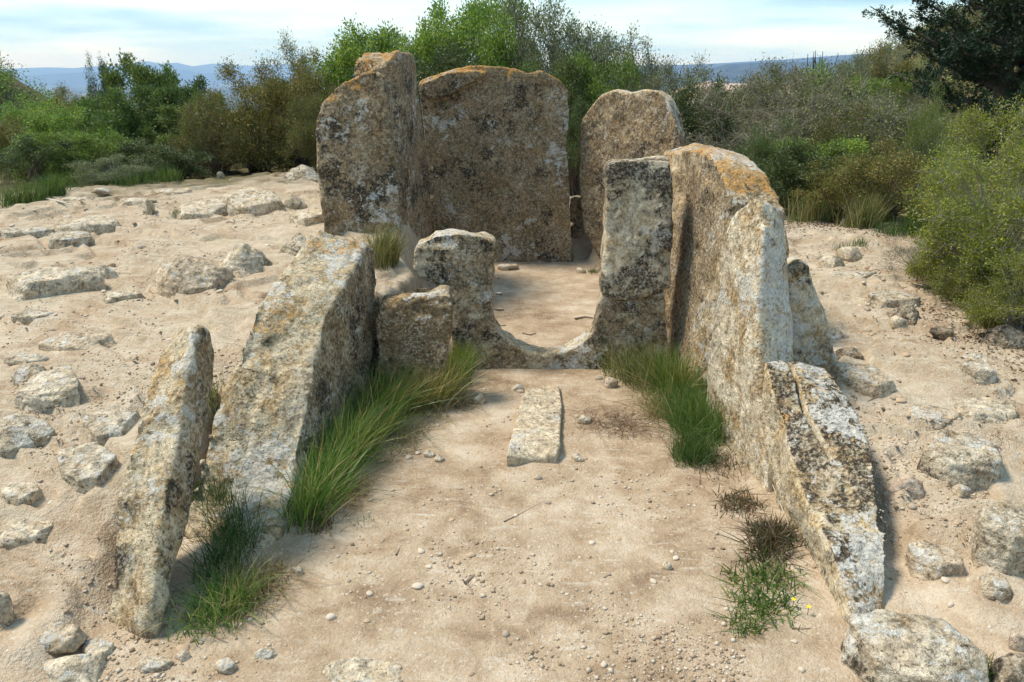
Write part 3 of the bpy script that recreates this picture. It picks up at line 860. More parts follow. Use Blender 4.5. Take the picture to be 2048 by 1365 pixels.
PZONE = [('pebble on the trodden passage floor', 'pebbles on the passage floor'), ('pebble on the rocky left field', 'pebbles on the left field'), ('pebble on the stony right-hand path', 'pebbles on the right path')]
r = np.random.default_rng(11)
n_p = 0
while n_p < 285:
    if r.random() < 0.30:
        x, y = r.uniform(-1.15, 1.15), r.uniform(2.1, 4.8) ** 1.0
        if r.random() < 0.5 and y > 3: continue
    elif r.random() < 0.5:
        x, y = r.uniform(-4.6, -1.5), r.uniform(2.1, 8.5)
    else:
        x, y = r.uniform(1.6, 3.2), r.uniform(2.1, 6.5)
    if abs(x) / y > 0.66: continue
    z = zone(x, y)
    pk = int(r.integers(8))
    o = bpy.data.objects.new('pebble', PEB[pk]); COL.objects.link(o)
    sz = min(0.034, 0.008 + 0.006 * r.exponential(1.0) + (0.004 if z else 0))
    o.scale = (sz * r.uniform(0.8, 1.4), sz, sz * r.uniform(0.5, 0.8))
    o.rotation_euler = (0, 0, r.uniform(0, 6.28))
    o.location = (x, y, th(x, y) + sz * 0.08)
    tone = ['pale', 'tan', 'grey-brown', 'pale', 'tan', 'tan', 'pale', 'grey-brown'][pk]
    size = 'tiny' if sz < 0.012 else 'small' if sz < 0.018 else 'larger'
    if z == 0:
        where = 'in front of the porthole stone' if y > 4.2 else 'beside the long floor block' if y > 3.4 else 'between the two front slabs' if y > 2.7 else 'near the bottom edge of the picture'
    elif z == 1:
        where = 'near the left scrub' if y > 6.5 else 'on the left field behind the large left slab' if y > 4.5 else 'on the left field level with the left slabs' if y > 3 else 'on the ground left of the front slab'
    else:
        where = 'on the path near the right-hand scrub' if y > 5.2 else 'on the path beside the tooth-shaped slab' if y > 3.7 else 'on the path beside the cracked slab' if y > 2.7 else 'at the bottom right of the picture'
    o['label'] = f'{size} {tone} pebble lying {where}'
    o['group'] = f'{size} {tone} pebbles {where}'; o['category'] = 'pebble'
    n_p += 1

# gravel: everything smaller
def gravel(n, seed):
    r = np.random.default_rng(seed)
    base = np.array([[1, 0, 0], [-1, 0, 0], [0, 1, 0], [0, -1, 0], [0, 0, 1], [0, 0, -1]], float)
    ft = np.array([[0, 2, 4], [2, 1, 4], [1, 3, 4], [3, 0, 4], [2, 0, 5], [1, 2, 5], [3, 1, 5], [0, 3, 5]])
    y = 2.0 + 6.5 * r.random(n * 3) ** 1.9
    x = r.uniform(-0.68, 0.68, n * 3) * y
    P3 = np.stack([x, y, 0 * x], 1)
    dens = sstep(fbm(P3 / 0.55, 3, 71), -0.25, 0.35) * np.where(np.abs(x) < 1.15, np.where(y > 2.9, 0.22, 0.5), 1.0) * np.where((np.abs(x) < 1.2) & (y > 4.9), 0.4, 1)
    keep = r.random(n * 3) < dens * 0.9
    x, y = x[keep][:n], y[keep][:n]
    n = len(x)
    z = terrain(x, y)
    sz = 0.0022 + 0.0026 * r.exponential(1.0, n)
    sz = np.minimum(sz, 0.014)
    V = base[None] * (sz[:, None, None] * r.uniform(0.6, 1.3, (n, 6, 1)))
    V[:, :, 2] *= 0.7
    a = r.uniform(0, 6.28, n); c, s_ = np.cos(a)[:, None], np.sin(a)[:, None]
    V = np.stack([V[..., 0] * c - V[..., 1] * s_, V[..., 0] * s_ + V[..., 1] * c, V[..., 2]], -1)
    V += np.stack([x, y, z + sz * 0.2], 1)[:, None, :]
    Fc = (ft[None] + (np.arange(n) * 6)[:, None, None]).reshape(-1, 3)
    return mesh_np('gravel', V.reshape(-1, 3), [Fc])


s = NT('gravel')
gr = s.n('NewGeometry').outputs['Random Per Island']
gravel_mat = s.principled(s.ramp(gr, [(0.0, (0.24, 0.165, 0.10)), (0.35, (0.40, 0.29, 0.19)), (0.65, (0.52, 0.42, 0.30)), (1.0, (0.60, 0.50, 0.38))]), 0.95)
link('gravel', gravel(34000, 5), gravel_mat, None, 'fine gravel and grit strewn over the bare ground', 'gravel', None, 'stuff')


# ------------------------------------------------------------------ tubes (sticks, stems)
def tubes(paths, sides=4):
    """paths: list of (points Kx3, radii K) -> verts, quads"""
    V, Q, base = [], [], 0
    ang = np.arange(sides) * 2 * math.pi / sides
    for P, R in paths:
        P = np.asarray(P, float); R = np.asarray(R, float)
        K = len(P)
        T = np.gradient(P, axis=0); T /= np.linalg.norm(T, axis=1)[:, None] + 1e-9
        ref = np.where(np.abs(T[:, 2:3]) > 0.9, np.array([[1.0, 0, 0]]), np.array([[0, 0, 1.0]]))
        U = np.cross(T, ref); U /= np.linalg.norm(U, axis=1)[:, None] + 1e-9
        W = np.cross(T, U)
        ring = P[:, None, :] + R[:, None, None] * (np.cos(ang)[None, :, None] * U[:, None, :] + np.sin(ang)[None, :, None] * W[:, None, :])
        V.append(ring.reshape(-1, 3))
        i = np.arange(K - 1)[:, None] * sides + np.arange(sides)[None]
        j = np.arange(K - 1)[:, None] * sides + (np.arange(sides)[None] + 1) % sides
        Q.append((np.stack([i, j, j + sides, i + sides], -1) + base).reshape(-1, 4))
        base += K * sides
    return np.concatenate(V), np.concatenate(Q)


STICKM = bark_mat('dry_stick', (0.16, 0.11, 0.075), (0.34, 0.26, 0.19))
BLEACH = bark_mat('bleached_stick', (0.45, 0.38, 0.29), (0.60, 0.52, 0.42))
STICKS = [
    ([(1008, 1045), (1040, 1030), (1085, 1006)], 0.0035, STICKM, 'straight thin twig on the passage floor'),
    ([(948, 1155), (930, 1170), (925, 1163), (940, 1178), (946, 1192)], 0.006, STICKM, 'forked crooked twig in the middle of the passage floor'),
    ([(792, 1112), (800, 1098), (812, 1086)], 0.004, STICKM, 'short curved twig left of the passage middle'),
    ([(583, 1160), (583, 1140), (582, 1123)], 0.004, STICKM, 'short twig beside the brown pebble'),
    ([(360, 1232), (400, 1262), (455, 1290)], 0.006, STICKM, 'dry stem lying across the front left weeds'),
    ([(455, 1226), (490, 1232), (530, 1236)], 0.004, STICKM, 'thin stem right of the front left weeds'),
    ([(90, 400), (115, 405), (146, 413)], 0.012, BLEACH, 'bleached stick by the left scrub'),
    ([(1208, 1160), (1215, 1155), (1222, 1152)], 0.006, STICKM, 'little bent bark piece on the passage floor'),
    ([(1583, 1258), (1600, 1261), (1620, 1259)], 0.004, STICKM, 'short pale twig below the right weeds'),
    ([(1712, 820), (1745, 800), (1790, 785)], 0.005, STICKM, 'twig sticking out behind the cracked slab'),
    ([(1120, 735), (1100, 738), (1060, 728)], 0.005, STICKM, 'twig at the foot of the porthole stone'),
    ([(1150, 640), (1170, 636), (1196, 640)], 0.008, STICKM, 'dark twig on the chamber floor at the right'),
    ([(1045, 668), (1060, 672), (1072, 668)], 0.006, STICKM, 'small twig on the chamber floor at the left'),
    ([(1545, 970), (1590, 1080), (1612, 1160), (1617, 1180)], 0.004, BLEACH, 'tall dry stalk leaning on the cracked slab'),
]
for pts, rad, m_, lab in STICKS:
    P = []
    for (u, v) in pts:
        if 'stalk' in lab:
            P.append(None); continue
        g, t = ground_at(u, v); g[2] += rad * 1.2
        P.append(g)
    if 'stalk' in lab:
        g0, t = ground_at(*pts[-1])
        P = [PX(u, v, g0[0] + (0.03 * (i))) for i, (u, v) in enumerate(pts[::-1])]
    n = len(P)
    c0 = np.mean(P, 0)
    V, Q = tubes([(np.array(P) - c0, np.linspace(rad, rad * 0.5, n))], 6)
    link('twig', mesh_np('twig', V, [Q], True), m_, None, lab, 'twig', None, None, c0)

# ================================================================== VEGETATION
def leaves(P, Dn, length, width, r, fold=0.25):
    """one folded diamond per point P; Dn: leaf direction; returns verts, tris"""
    n = len(P)
    D = Dn / (np.linalg.norm(Dn, axis=1)[:, None] + 1e-9)
    ref = r.normal(size=(n, 3))
    S = np.cross(D, ref); S /= np.linalg.norm(S, axis=1)[:, None] + 1e-9
    N = np.cross(D, S)
    L = (length * r.uniform(0.6, 1.25, n))[:, None]; W = (width * r.uniform(0.7, 1.2, n))[:, None]
    b = P; t = P + D * L; m = P + D * L * 0.45
    l = m + S * W * 0.5 + N * W * fold; q = m - S * W * 0.5 + N * W * fold
    V = np.stack([b, l, t, q], 1).reshape(-1, 3)
    i = np.arange(n)[:, None] * 4
    return V, np.concatenate([i + [0, 1, 2], i + [0, 2, 3]])


def shrub_meshes(name, seed, tips=300, per=40, leaf=0.018, lw=0.009, cl=0.075, lump=0.35, stems=60, twigs=3, twig_len=0.12, rad=0.55, flat=0.85, inner=0.35, up=0.3, spiky=0.0, stem_r=0.006, clumps=46, crad=0.17):
    """unit shrub: height ~1, radius ~rad. Returns (stem mesh, foliage mesh)"""
    r = np.random.default_rng(seed)
    Dc = r.normal(size=(clumps, 3)); Dc[:, 2] = np.abs(Dc[:, 2]) * 1.15 - 0.65
    Dc /= np.linalg.norm(Dc, axis=1)[:, None]
    uc = inner + (0.9 - inner) * r.random(clumps) ** 0.4
    rc = crad * r.uniform(0.7, 1.3, clumps)
    rr = uc * (1 + lump * fbm(Dc * 2.4 + seed, 2, seed))
    if spiky:
        rr *= 1 + spiky * r.random(clumps) ** 3
    C = Dc * rr[:, None] * np.array([rad, rad, 0.60]) + np.array([0, 0, 0.42])
    kc = r.integers(0, clumps, tips)
    D = r.normal(size=(tips, 3)) * 0.75 + Dc[kc] * 0.55 + np.array([0, 0, 0.45])
    D /= np.linalg.norm(D, axis=1)[:, None]
    T = C[kc] + D * (rc[kc] * r.uniform(0.45, 1.0, tips))[:, None]
    T[:, 2] = np.maximum(T[:, 2], 0.03 + 0.1 * r.random(tips))
    paths = []
    sel = r.choice(tips, min(stems, tips), replace=False)
    B = np.zeros((len(sel), 3)); B[:, :2] = r.normal(size=(len(sel), 2)) * 0.07
    for b, k in zip(B, sel):
        c1 = b * 0.4 + T[k] * 0.25 + np.array([0, 0, 0.16]); c2 = b * 0.15 + T[k] * 0.75 + r.normal(size=3) * 0.05
        s = np.linspace(0, 1, 6)[:, None]
        Q = (1 - s) ** 3 * b + 3 * s * (1 - s) ** 2 * c1 + 3 * s * s * (1 - s) * c2 + s ** 3 * T[k]
        Q += r.normal(size=Q.shape) * 0.012
        paths.append((Q, np.linspace(stem_r * 1.6, stem_r * 0.35, 6)))
    for k in range(tips):
        for _ in range(twigs):
            d = D[k] * 0.7 + r.normal(size=3) * 0.75 + np.array([0, 0, up]); d /= np.linalg.norm(d)
            a = T[k] - d * twig_len * r.uniform(0.2, 0.7)
            e = a + d * twig_len * r.uniform(0.7, 1.5)
            mid = (a + e) / 2 + r.normal(size=3) * twig_len * 0.12
            paths.append((np.array([a, mid, e]), np.array([stem_r * 0.4, stem_r * 0.3, stem_r * 0.14])))
    Vs, Qs = tubes(paths, 3)
    zs = 1.0 / np.percentile(T[:, 2], 97.5)
    rs = rad / np.percentile(np.hypot(T[:, 0], T[:, 1]), 96)
    NS = np.array([rs, rs, zs])
    Vs = Vs * NS
    st = mesh_np(name + '_stems', Vs, [Qs])
    n = tips * per
    k = np.repeat(np.arange(tips), per)
    off_ = r.normal(size=(n, 3)) * cl
    P = T[k] + off_ * np.array([1, 1, flat])
    P[:, 2] = np.maximum(P[:, 2], 0.01)
    dn = off_ / cl * 0.5 + D[k] * 0.5 + r.normal(size=(n, 3)) * 0.7 + np.array([0, 0, up])
    Vl, Fl = leaves(P * NS, dn, leaf, lw, r)
    return st, mesh_np(name + '_foliage', Vl, [Fl])


LM = {
    'green': leaf_mat('leaf_green', [(p_, tuple(2.15 * c_ for c_ in q_)) for p_, q_ in [(0.0, (0.035, 0.065, 0.010)), (0.45, (0.080, 0.125, 0.016)), (0.8, (0.13, 0.18, 0.022)), (1.0, (0.19, 0.20, 0.030))]], 0.35),
    'broad': leaf_mat('leaf_broad', [(p_, tuple(2.3 * c_ for c_ in q_)) for p_, q_ in [(0.0, (0.026, 0.042, 0.010)), (0.5, (0.054, 0.080, 0.015)), (0.85, (0.092, 0.125, 0.026)), (1.0, (0.13, 0.165, 0.05))]], 0.3),
    'olive': leaf_mat('leaf_olive', [(p_, tuple(1.9 * c_ for c_ in q_)) for p_, q_ in [(0.0, (0.045, 0.055, 0.012)), (0.45, (0.085, 0.098, 0.020)), (0.75, (0.13, 0.125, 0.026)), (1.0, (0.22, 0.13, 0.035))]], 0.3),
    'greyleaf': leaf_mat('leaf_grey', [(p_, tuple(1.95 * c_ for c_ in q_)) for p_, q_ in [(0.0, (0.045, 0.058, 0.018)), (0.5, (0.085, 0.098, 0.028)), (1.0, (0.15, 0.15, 0.055))]], 0.25),
    'dark': leaf_mat('leaf_dark', [(p_, tuple(2.3 * c_ for c_ in q_)) for p_, q_ in [(0.0, (0.018, 0.027, 0.008)), (0.5, (0.038, 0.050, 0.013)), (1.0, (0.068, 0.082, 0.020))]], 0.2),
    'lime': leaf_mat('leaf_lime', [(p_, tuple(1.75 * c_ for c_ in q_)) for p_, q_ in [(0.0, (0.05, 0.075, 0.010)), (0.45, (0.115, 0.145, 0.014)), (0.8, (0.18, 0.20, 0.018)), (1.0, (0.25, 0.23, 0.03))]], 0.35),
    'juniper': leaf_mat('leaf_juniper', [(p_, tuple(1.15 * c_ for c_ in q_)) for p_, q_ in [(0.0, (0.008, 0.016, 0.007)), (0.5, (0.016, 0.032, 0.010)), (0.9, (0.035, 0.055, 0.014)), (1.0, (0.07, 0.085, 0.02))]], 0.12),
    'fennel': leaf_mat('leaf_fennel', [(p_, tuple(1.40 * c_ for c_ in q_)) for p_, q_ in [(0.0, (0.030, 0.060, 0.014)), (0.6, (0.065, 0.115, 0.022)), (1.0, (0.12, 0.17, 0.04))]], 0.3),
    'lavender': leaf_mat('leaf_lavender', [(p_, tuple(1.00 * c_ for c_ in q_)) for p_, q_ in [(0.0, (0.10, 0.11, 0.075)), (0.6, (0.17, 0.18, 0.13)), (1.0, (0.24, 0.24, 0.19))]], 0.2),
}
TW = {'grey': bark_mat('twig_grey', (0.15, 0.13, 0.105), (0.33, 0.30, 0.25)), 'brown': bark_mat('twig_brown', (0.07, 0.05, 0.032), (0.17, 0.125, 0.085)), 'straw': bark_mat('twig_straw', (0.17, 0.14, 0.10), (0.36, 0.31, 0.23))}

PROTO = {}
def proto(key, lm, tw, **kw):
    a, b = shrub_meshes(key, **kw)
    a.materials.append(TW[tw]); b.materials.append(LM[lm])
    PROTO[key] = (a, b)


proto('green_a', 'green', 'brown', seed=1, tips=420, per=52, leaf=0.026, lw=0.015, cl=0.040, lump=0.45, stems=40, twigs=1, twig_len=0.08, clumps=44)
proto('green_b', 'green', 'brown', seed=2, tips=420, per=52, leaf=0.026, lw=0.015, cl=0.038, lump=0.55, stems=40, twigs=1, twig_len=0.08, clumps=40)
proto('broad_a', 'broad', 'brown', seed=3, tips=330, per=52, leaf=0.036, lw=0.017, cl=0.042, lump=0.55, stems=30, twigs=1, twig_len=0.08, rad=0.5, up=0.5, spiky=0.15, clumps=34)
proto('broad_b', 'broad', 'brown', seed=4, tips=330, per=52, leaf=0.036, lw=0.017, cl=0.042, lump=0.6, stems=30, twigs=1, twig_len=0.08, rad=0.5, up=0.5, spiky=0.2, clumps=30)
proto('olive_a', 'olive', 'brown', seed=5, tips=520, per=42, leaf=0.022, lw=0.012, cl=0.042, lump=0.4, stems=60, twigs=2, twig_len=0.10, up=0.5, clumps=60, crad=0.15)
proto('olive_b', 'olive', 'brown', seed=6, tips=520, per=42, leaf=0.022, lw=0.012, cl=0.042, lump=0.45, stems=60, twigs=2, twig_len=0.10, up=0.5, clumps=54, crad=0.15)
proto('twig_a', 'greyleaf', 'grey', seed=7, tips=520, per=38, leaf=0.021, lw=0.012, cl=0.046, lump=0.4, stems=110, twigs=3, twig_len=0.12, up=0.5, spiky=0.15, stem_r=0.006, clumps=70, crad=0.15)
proto('twig_b', 'greyleaf', 'grey', seed=8, tips=520, per=36, leaf=0.021, lw=0.012, cl=0.046, lump=0.45, stems=110, twigs=3, twig_len=0.13, up=0.5, spiky=0.2, stem_r=0.006, clumps=64, crad=0.15)
proto('dry_a', 'greyleaf', 'straw', seed=9, tips=420, per=26, leaf=0.022, lw=0.011, cl=0.06, lump=0.45, stems=130, twigs=5, twig_len=0.18, up=0.3, spiky=0.15, rad=0.75, stem_r=0.006, clumps=80, crad=0.15)
proto('dark_a', 'dark', 'brown', seed=10, tips=380, per=48, leaf=0.027, lw=0.014, cl=0.045, lump=0.45, stems=50, twigs=1, twig_len=0.08)
proto('lime_a', 'lime', 'grey', seed=11, tips=760, per=60, leaf=0.0155, lw=0.0100, cl=0.034, lump=0.5, stems=130, twigs=2, twig_len=0.13, rad=0.6, up=0.2, stem_r=0.0042, clumps=64, crad=0.15)
proto('lime_b', 'lime', 'grey', seed=21, tips=760, per=60, leaf=0.0155, lw=0.0100, cl=0.034, lump=0.6, stems=130, twigs=2, twig_len=0.13, rad=0.6, up=0.2, stem_r=0.0042, clumps=56, crad=0.16)
proto('fennel_a', 'fennel', 'brown', seed=12, tips=300, per=70, leaf=0.045, lw=0.0045, cl=0.05, lump=0.4, stems=60, twigs=2, up=0.9, rad=0.6)
proto('lavender_a', 'lavender', 'grey', seed=13, tips=220, per=40, leaf=0.05, lw=0.005, cl=0.06, lump=0.3, stems=60, twigs=2, up=0.8, rad=0.7)


def shrub(key, u, vtop, dist, wpx, label, cat='shrub', group=None, name='shrub', zoff=0.0, rz=None):
    d = ray(u, vtop); t = dist / math.hypot(d[0], d[1])
    x, y = d[0] * t, d[1] * t
    ztop = CAM_H + d[2] * t
    zb = th(x, y)
    h = max(ztop - zb, 0.25) * 1.0
    wid = wpx * t / FPX
    a, b = PROTO[key]
    o = empty(name, (x, y, zb + zoff), label, cat, group)
    rad = 0.55
    o.scale = (wid / (2 * rad), wid / (2 * rad), h)
    o.rotation_euler = (0, 0, RNG.uniform(0, 6.28) if rz is None else rz)
    link('stems', a, parent=o)
    link('foliage', b, parent=o)
    return o


SHRUBS = [
    # behind the chamber, left to right
    ('olive_a', 425, 205, 11.8, 150, 'rust-tinged olive shrub at the left end of the hedge behind the tall stones'),
    ('olive_b', 500, 150, 12.2, 190, 'rust-tinged olive shrub, second from the left behind the tall stones'),
    ('olive_a', 585, 135, 12.0, 170, 'rust-tinged olive shrub touching the left side of the tall stones'),
    ('olive_b', 640, 190, 11.0, 130, 'low olive shrub directly behind the tall rounded stone'),
    ('twig_a', 600, 118, 14.0, 150, 'sparse reddish-grey shrub poking above the olive shrubs'),
    ('green_a', 700, 92, 13.0, 190, 'bright green bush above the tall left stones'),
    ('green_b', 790, 76, 13.4, 210, 'bright green bush behind the tallest slab'),
    ('green_a', 880, 62, 13.2, 190, 'bright green bush above the left half of the rear stone'),
    ('green_b', 940, 18, 14.0, 200, 'tallest green bush rising to the top of the picture'),
    ('green_a', 1000, 60, 12.6, 150, 'green bush above the middle of the rear stone'),
    ('twig_b', 1050, 30, 13.8, 190, 'tall grey twiggy shrub right of the tallest green bush'),
    ('twig_a', 1130, 52, 13.2, 200, 'grey twiggy shrub above the right half of the rear stone'),
    ('twig_b', 1200, 86, 12.8, 190, 'grey twiggy shrub above the right rear stone'),
    ('twig_a', 1262, 116, 12.4, 150, 'thin grey twiggy shrub at the right end of the hedge'),
    ('dark_a', 1120, 140, 11.2, 160, 'dark low bush seen above the slit between the rear stones'),
    ('dark_a', 1150, 215, 10.2, 110, 'dark foliage filling the slit between the rear stones'),
    ('green_b', 1185, 130, 11.6, 150, 'dull green bush just left of the right rear stone'),
    ('dark_a', 900, 120, 12.0, 240, 'dark bush hidden low behind the rear stone'),
    ('twig_b', 1330, 150, 11.6, 160, 'grey twiggy shrub just right of the right rear stone'),
    ('dark_a', 1390, 190, 11.0, 150, 'dark green low shrub right of the right rear stone'),
    # right-hand scrub
    ('twig_a', 1430, 165, 12.5, 190, 'grey-green shrub in front of the far dark ridge'),
    ('dry_a', 1470, 195, 11.0, 230, 'straw-coloured dry tangle left in the right-hand scrub'),
    ('twig_b', 1540, 150, 13.0, 200, 'grey-green shrub below the far field'),
    ('dry_a', 1600, 165, 12.0, 240, 'straw-coloured dry tangle in the middle of the right-hand scrub'),
    ('twig_a', 1680, 175, 12.0, 220, 'grey-green shrub in front of the dark juniper'),
    ('olive_a', 1720, 235, 10.6, 220, 'olive bush below the dark juniper'),
    ('fennel_a', 1545, 265, 9.6, 170, 'feathery bright green shrub behind the large right slab'),
    ('dark_a', 1620, 300, 9.4, 180, 'dark green shrub behind the right passage wall'),
    ('olive_a', 1690, 330, 9.0, 170, 'olive shrub at the back of the right-hand path'),
    ('green_b', 1650, 285, 10.0, 170, 'green bush among the tangle behind the right-hand path'),
    ('olive_b', 1790, 300, 9.0, 190, 'brown-green wiry shrub between path and lime bush'),
    ('twig_b', 1800, 215, 10.6, 210, 'pale twiggy shrub below the juniper'),
    ('lime_b', 1880, 225, 9.6, 110, 'yellow-green sapling in front of the juniper'),
    ('lime_a', 2040, 235, 8.2, 240, 'tall yellow-green bush at the right edge, rear one'),
    ('lime_b', 2050, 300, 6.4, 300, 'big yellow-green bush with grey twigs at the right edge'),
    ('lime_a', 1935, 450, 6.2, 150, 'yellow-green bush overhanging the flat-topped stone'),
    ('lime_a', 2075, 500, 5.7, 210, 'low yellow-green bush cut by the right edge'),
    ('lavender_a', 1850, 500, 6.6, 110, 'grey-blue sub-shrub beside the flat-topped stone'),
    ('dark_a', 1500, 330, 9.0, 130, 'low dark shrub right behind the large right slab'),
    # slope on the right
    ('olive_b', 1560, 160, 22.0, 110, 'small bush on the right slope, lowest'),
    ('green_a', 1640, 150, 23.0, 120, 'small green bush on the right slope'),
    ('twig_b', 1700, 128, 24.0, 120, 'small grey bush on the right slope'),
    ('olive_a', 1760, 112, 25.0, 120, 'small olive bush near the slope crest'),
    ('twig_a', 1800, 92, 26.0, 120, 'small grey bush on the slope crest'),
    ('green_b', 1730, 165, 20.0, 130, 'low green bush left of the juniper'),
    # left-hand scrub
    ('broad_a', 262, 140, 15.5, 165, 'dark pointed broadleaf shrub, highest in the left scrub'),
    ('broad_b', 325, 150, 15.5, 135, 'pointed broadleaf shrub right of the highest one'),
    ('broad_a', 378, 178, 15.0, 130, 'blue-green broadleaf shrub nearest the blue mountains'),
    ('broad_b', 412, 198, 14.5, 95, 'small blue-green broadleaf shrub beside the olive hedge'),
    ('broad_b', 300, 185, 13.4, 160, 'glossy broadleaf bush in the middle of the left scrub'),
    ('broad_a', 205, 200, 13.4, 150, 'glossy broadleaf bush left of the middle'),
    ('green_a', 120, 225, 12.8, 170, 'fresh green bush at the left of the scrub'),
    ('broad_b', 370, 220, 12.6, 140, 'glossy broadleaf bush touching the olive hedge'),
    ('green_b', 170, 270, 11.8, 150, 'fresh green low bush in the left scrub'),
    ('dark_a', 270, 290, 11.6, 160, 'dark low bush in the middle of the left scrub'),
    ('dark_a', 350, 300, 11.3, 130, 'dark low bush beside the feathery grass'),
    ('twig_a', 215, 320, 10.8, 130, 'grey dead-stemmed low shrub in the left scrub'),
    ('dark_a', 60, 280, 12.0, 160, 'dark bush at the left edge of the scrub'),
    ('olive_a', 20, 240, 14.0, 150, 'olive bush at the left edge'),
    ('green_a', 60, 215, 18.0, 150, 'green bush below the left hill'),
    ('olive_b', 130, 190, 22.0, 130, 'olive bush on the foot of the left hill'),
    ('dark_a', 200, 142, 30.0, 60, 'round dark tree crown beyond the left scrub'),
]
for a in SHRUBS:
    shrub(a[0], a[1], a[2], a[3], a[4] * 1.15, a[5], group='scrub around the monument')


# scrub covering the two neighbouring slopes, too far to count
def scrub_mass(n, seed, cx, cy, sx, sy, per=160, size=0.9, leaf=0.10, ring=None):
    r = np.random.default_rng(seed)
    x = cx + r.normal(size=n) * sx; y = cy + r.normal(size=n) * sy
    if ring:
        a = r.uniform(ring[2], ring[3], n); rad = r.uniform(ring[0], ring[1], n)
        x, y = rad * np.sin(a), rad * np.cos(a)
    z = terrain(x, y)
    s = size * r.uniform(0.5, 1.3, n)
    k = np.repeat(np.arange(n), per)
    D = r.normal(size=(n * per, 3)); D /= np.linalg.norm(D, axis=1)[:, None]
    D[:, 2] = np.abs(D[:, 2])
    rr = r.random(n * per) ** 0.3 * (1 + 0.3 * vnoise(D * 2.5 + k[:, None] * 1.7, seed))
    P = np.stack([x, y, z - 0.1], 1)[k] + D * (rr * s[k])[:, None] * np.array([1.0, 1.0, 0.95])
    V, Fc = leaves(P, D + r.normal(size=D.shape) * 0.7, leaf, leaf * 0.6, r)
    # colour by shrub: sort into two meshes
    return V, Fc, k


for nm, lm, args, lab in [
    ('hill_scrub', 'green', dict(n=330, seed=41, cx=-36, cy=50, sx=8, sy=7, per=150, size=1.3, leaf=0.16), 'sunny green scrub covering the hill at the far left'),
    ('hill_scrub', 'olive', dict(n=220, seed=42, cx=-36, cy=50, sx=8, sy=7, per=150, size=1.1, leaf=0.15), 'olive-brown scrub mixed in on the hill at the far left'),
    ('hill_scrub', 'dark', dict(n=150, seed=43, cx=-35, cy=49, sx=8, sy=8, per=150, size=1.2, leaf=0.15), 'dark scrub patches on the hill at the far left'),
    ('slope_scrub', 'olive', dict(n=260, seed=44, cx=15.5, cy=26, sx=4, sy=5, per=150, size=0.55, leaf=0.07), 'olive scrub covering the slope at the right'),
    ('slope_scrub', 'greyleaf', dict(n=260, seed=45, cx=15, cy=25, sx=4, sy=5, per=150, size=0.5, leaf=0.06), 'grey-green scrub covering the slope at the right'),
    ('low_scrub', 'greyleaf', dict(n=380, seed=46, cx=0, cy=0, sx=1, sy=1, per=110, size=0.7, leaf=0.07, ring=(14.5, 26, -0.75, 0.75)), 'low grey-green scrub on the ground beyond the hedge'),
    ('low_scrub', 'green', dict(n=260, seed=47, cx=0, cy=0, sx=1, sy=1, per=110, size=0.8, leaf=0.08, ring=(15, 34, -0.75, 0.75)), 'low green scrub on the ground beyond the hedge'),
]:
    V, Fc, _ = scrub_mass(**args)
    link(nm, mesh_np(nm, V, [Fc]), LM[lm], None, lab, 'scrub', None, 'stuff')


# ------------------------------------------------------------------ juniper tree, upper right
def juniper():
    r = np.random.default_rng(77)
    base = np.array([7.15, 12.2, 0.0]); base[2] = th(base[0], base[1])
    root = empty('juniper_tree', base, 'dark juniper tree with ragged limbs in the upper right corner', 'tree')
    H = 4.4
    trunk = [(np.array([[0, 0, -0.1], [0.05, 0, 0.8], [0.0, 0.05, 1.8], [0.08, 0, 2.8], [0.05, 0.0, H]]), np.array([0.14, 0.12, 0.09, 0.06, 0.02]))]
    V, Q = tubes(trunk, 8)
    link('trunk', mesh_np('trunk', V, [Q], True), TW['brown'], root)
    limbs, LP, LD = [], [], []
    for k in range(125):
        z0 = r.uniform(0.25, H - 0.2)
        a = r.uniform(0, 6.283)
        L = (2.05 - 0.33 * z0) * r.uniform(0.55, 1.15)
        if k == 0:      # the long ragged limb reaching out to the left
            z0, a, L = 1.75, math.pi * 1.02, 2.2
        if k == 1:
            z0, a, L = 2.1, math.pi * 0.98, 1.75
        d = np.array([math.cos(a), math.sin(a), 0])
        s = np.linspace(0, 1, 7)
        P = np.array([0.04, 0, z0]) + d * (s * L)[:, None] + np.array([0, 0, 1]) * ((0.30 if k > 1 else 0.42) * s + 0.22 * s ** 2 - 0.1)[:, None] * L * r.uniform(0.4, 1.1)
        P += r.normal(size=P.shape) * 0.03
        limbs.append((P, np.linspace(0.035, 0.006, 7)))
        ns = int(13 * L)
        for j in range(ns):
            q = r.uniform(0.12, 1.0)
            c = np.array([np.interp(q, s, P[:, i]) for i in range(3)])
            sd = d * 0.6 + r.normal(size=3) * 0.5 + np.array([0, 0, 0.35]); sd /= np.linalg.norm(sd)
            sl = r.uniform(0.14, 0.34)
            nl = 84
            w = r.random(nl)
            pts = c + sd * (w * sl)[:, None] + r.normal(size=(nl, 3)) * (0.05 * (1.15 - w))[:, None]
            LP.append(pts); LD.append(sd * 0.8 + r.normal(size=(nl, 3)) * 0.55)
    V, Q = tubes(limbs, 4)
    link('limbs', mesh_np('limbs', V, [Q]), TW['brown'], root)
    V, Fc = leaves(np.concatenate(LP), np.concatenate(LD), 0.060, 0.017, r)
    link('crown', mesh_np('crown', V, [Fc]), LM['juniper'], root)


juniper()

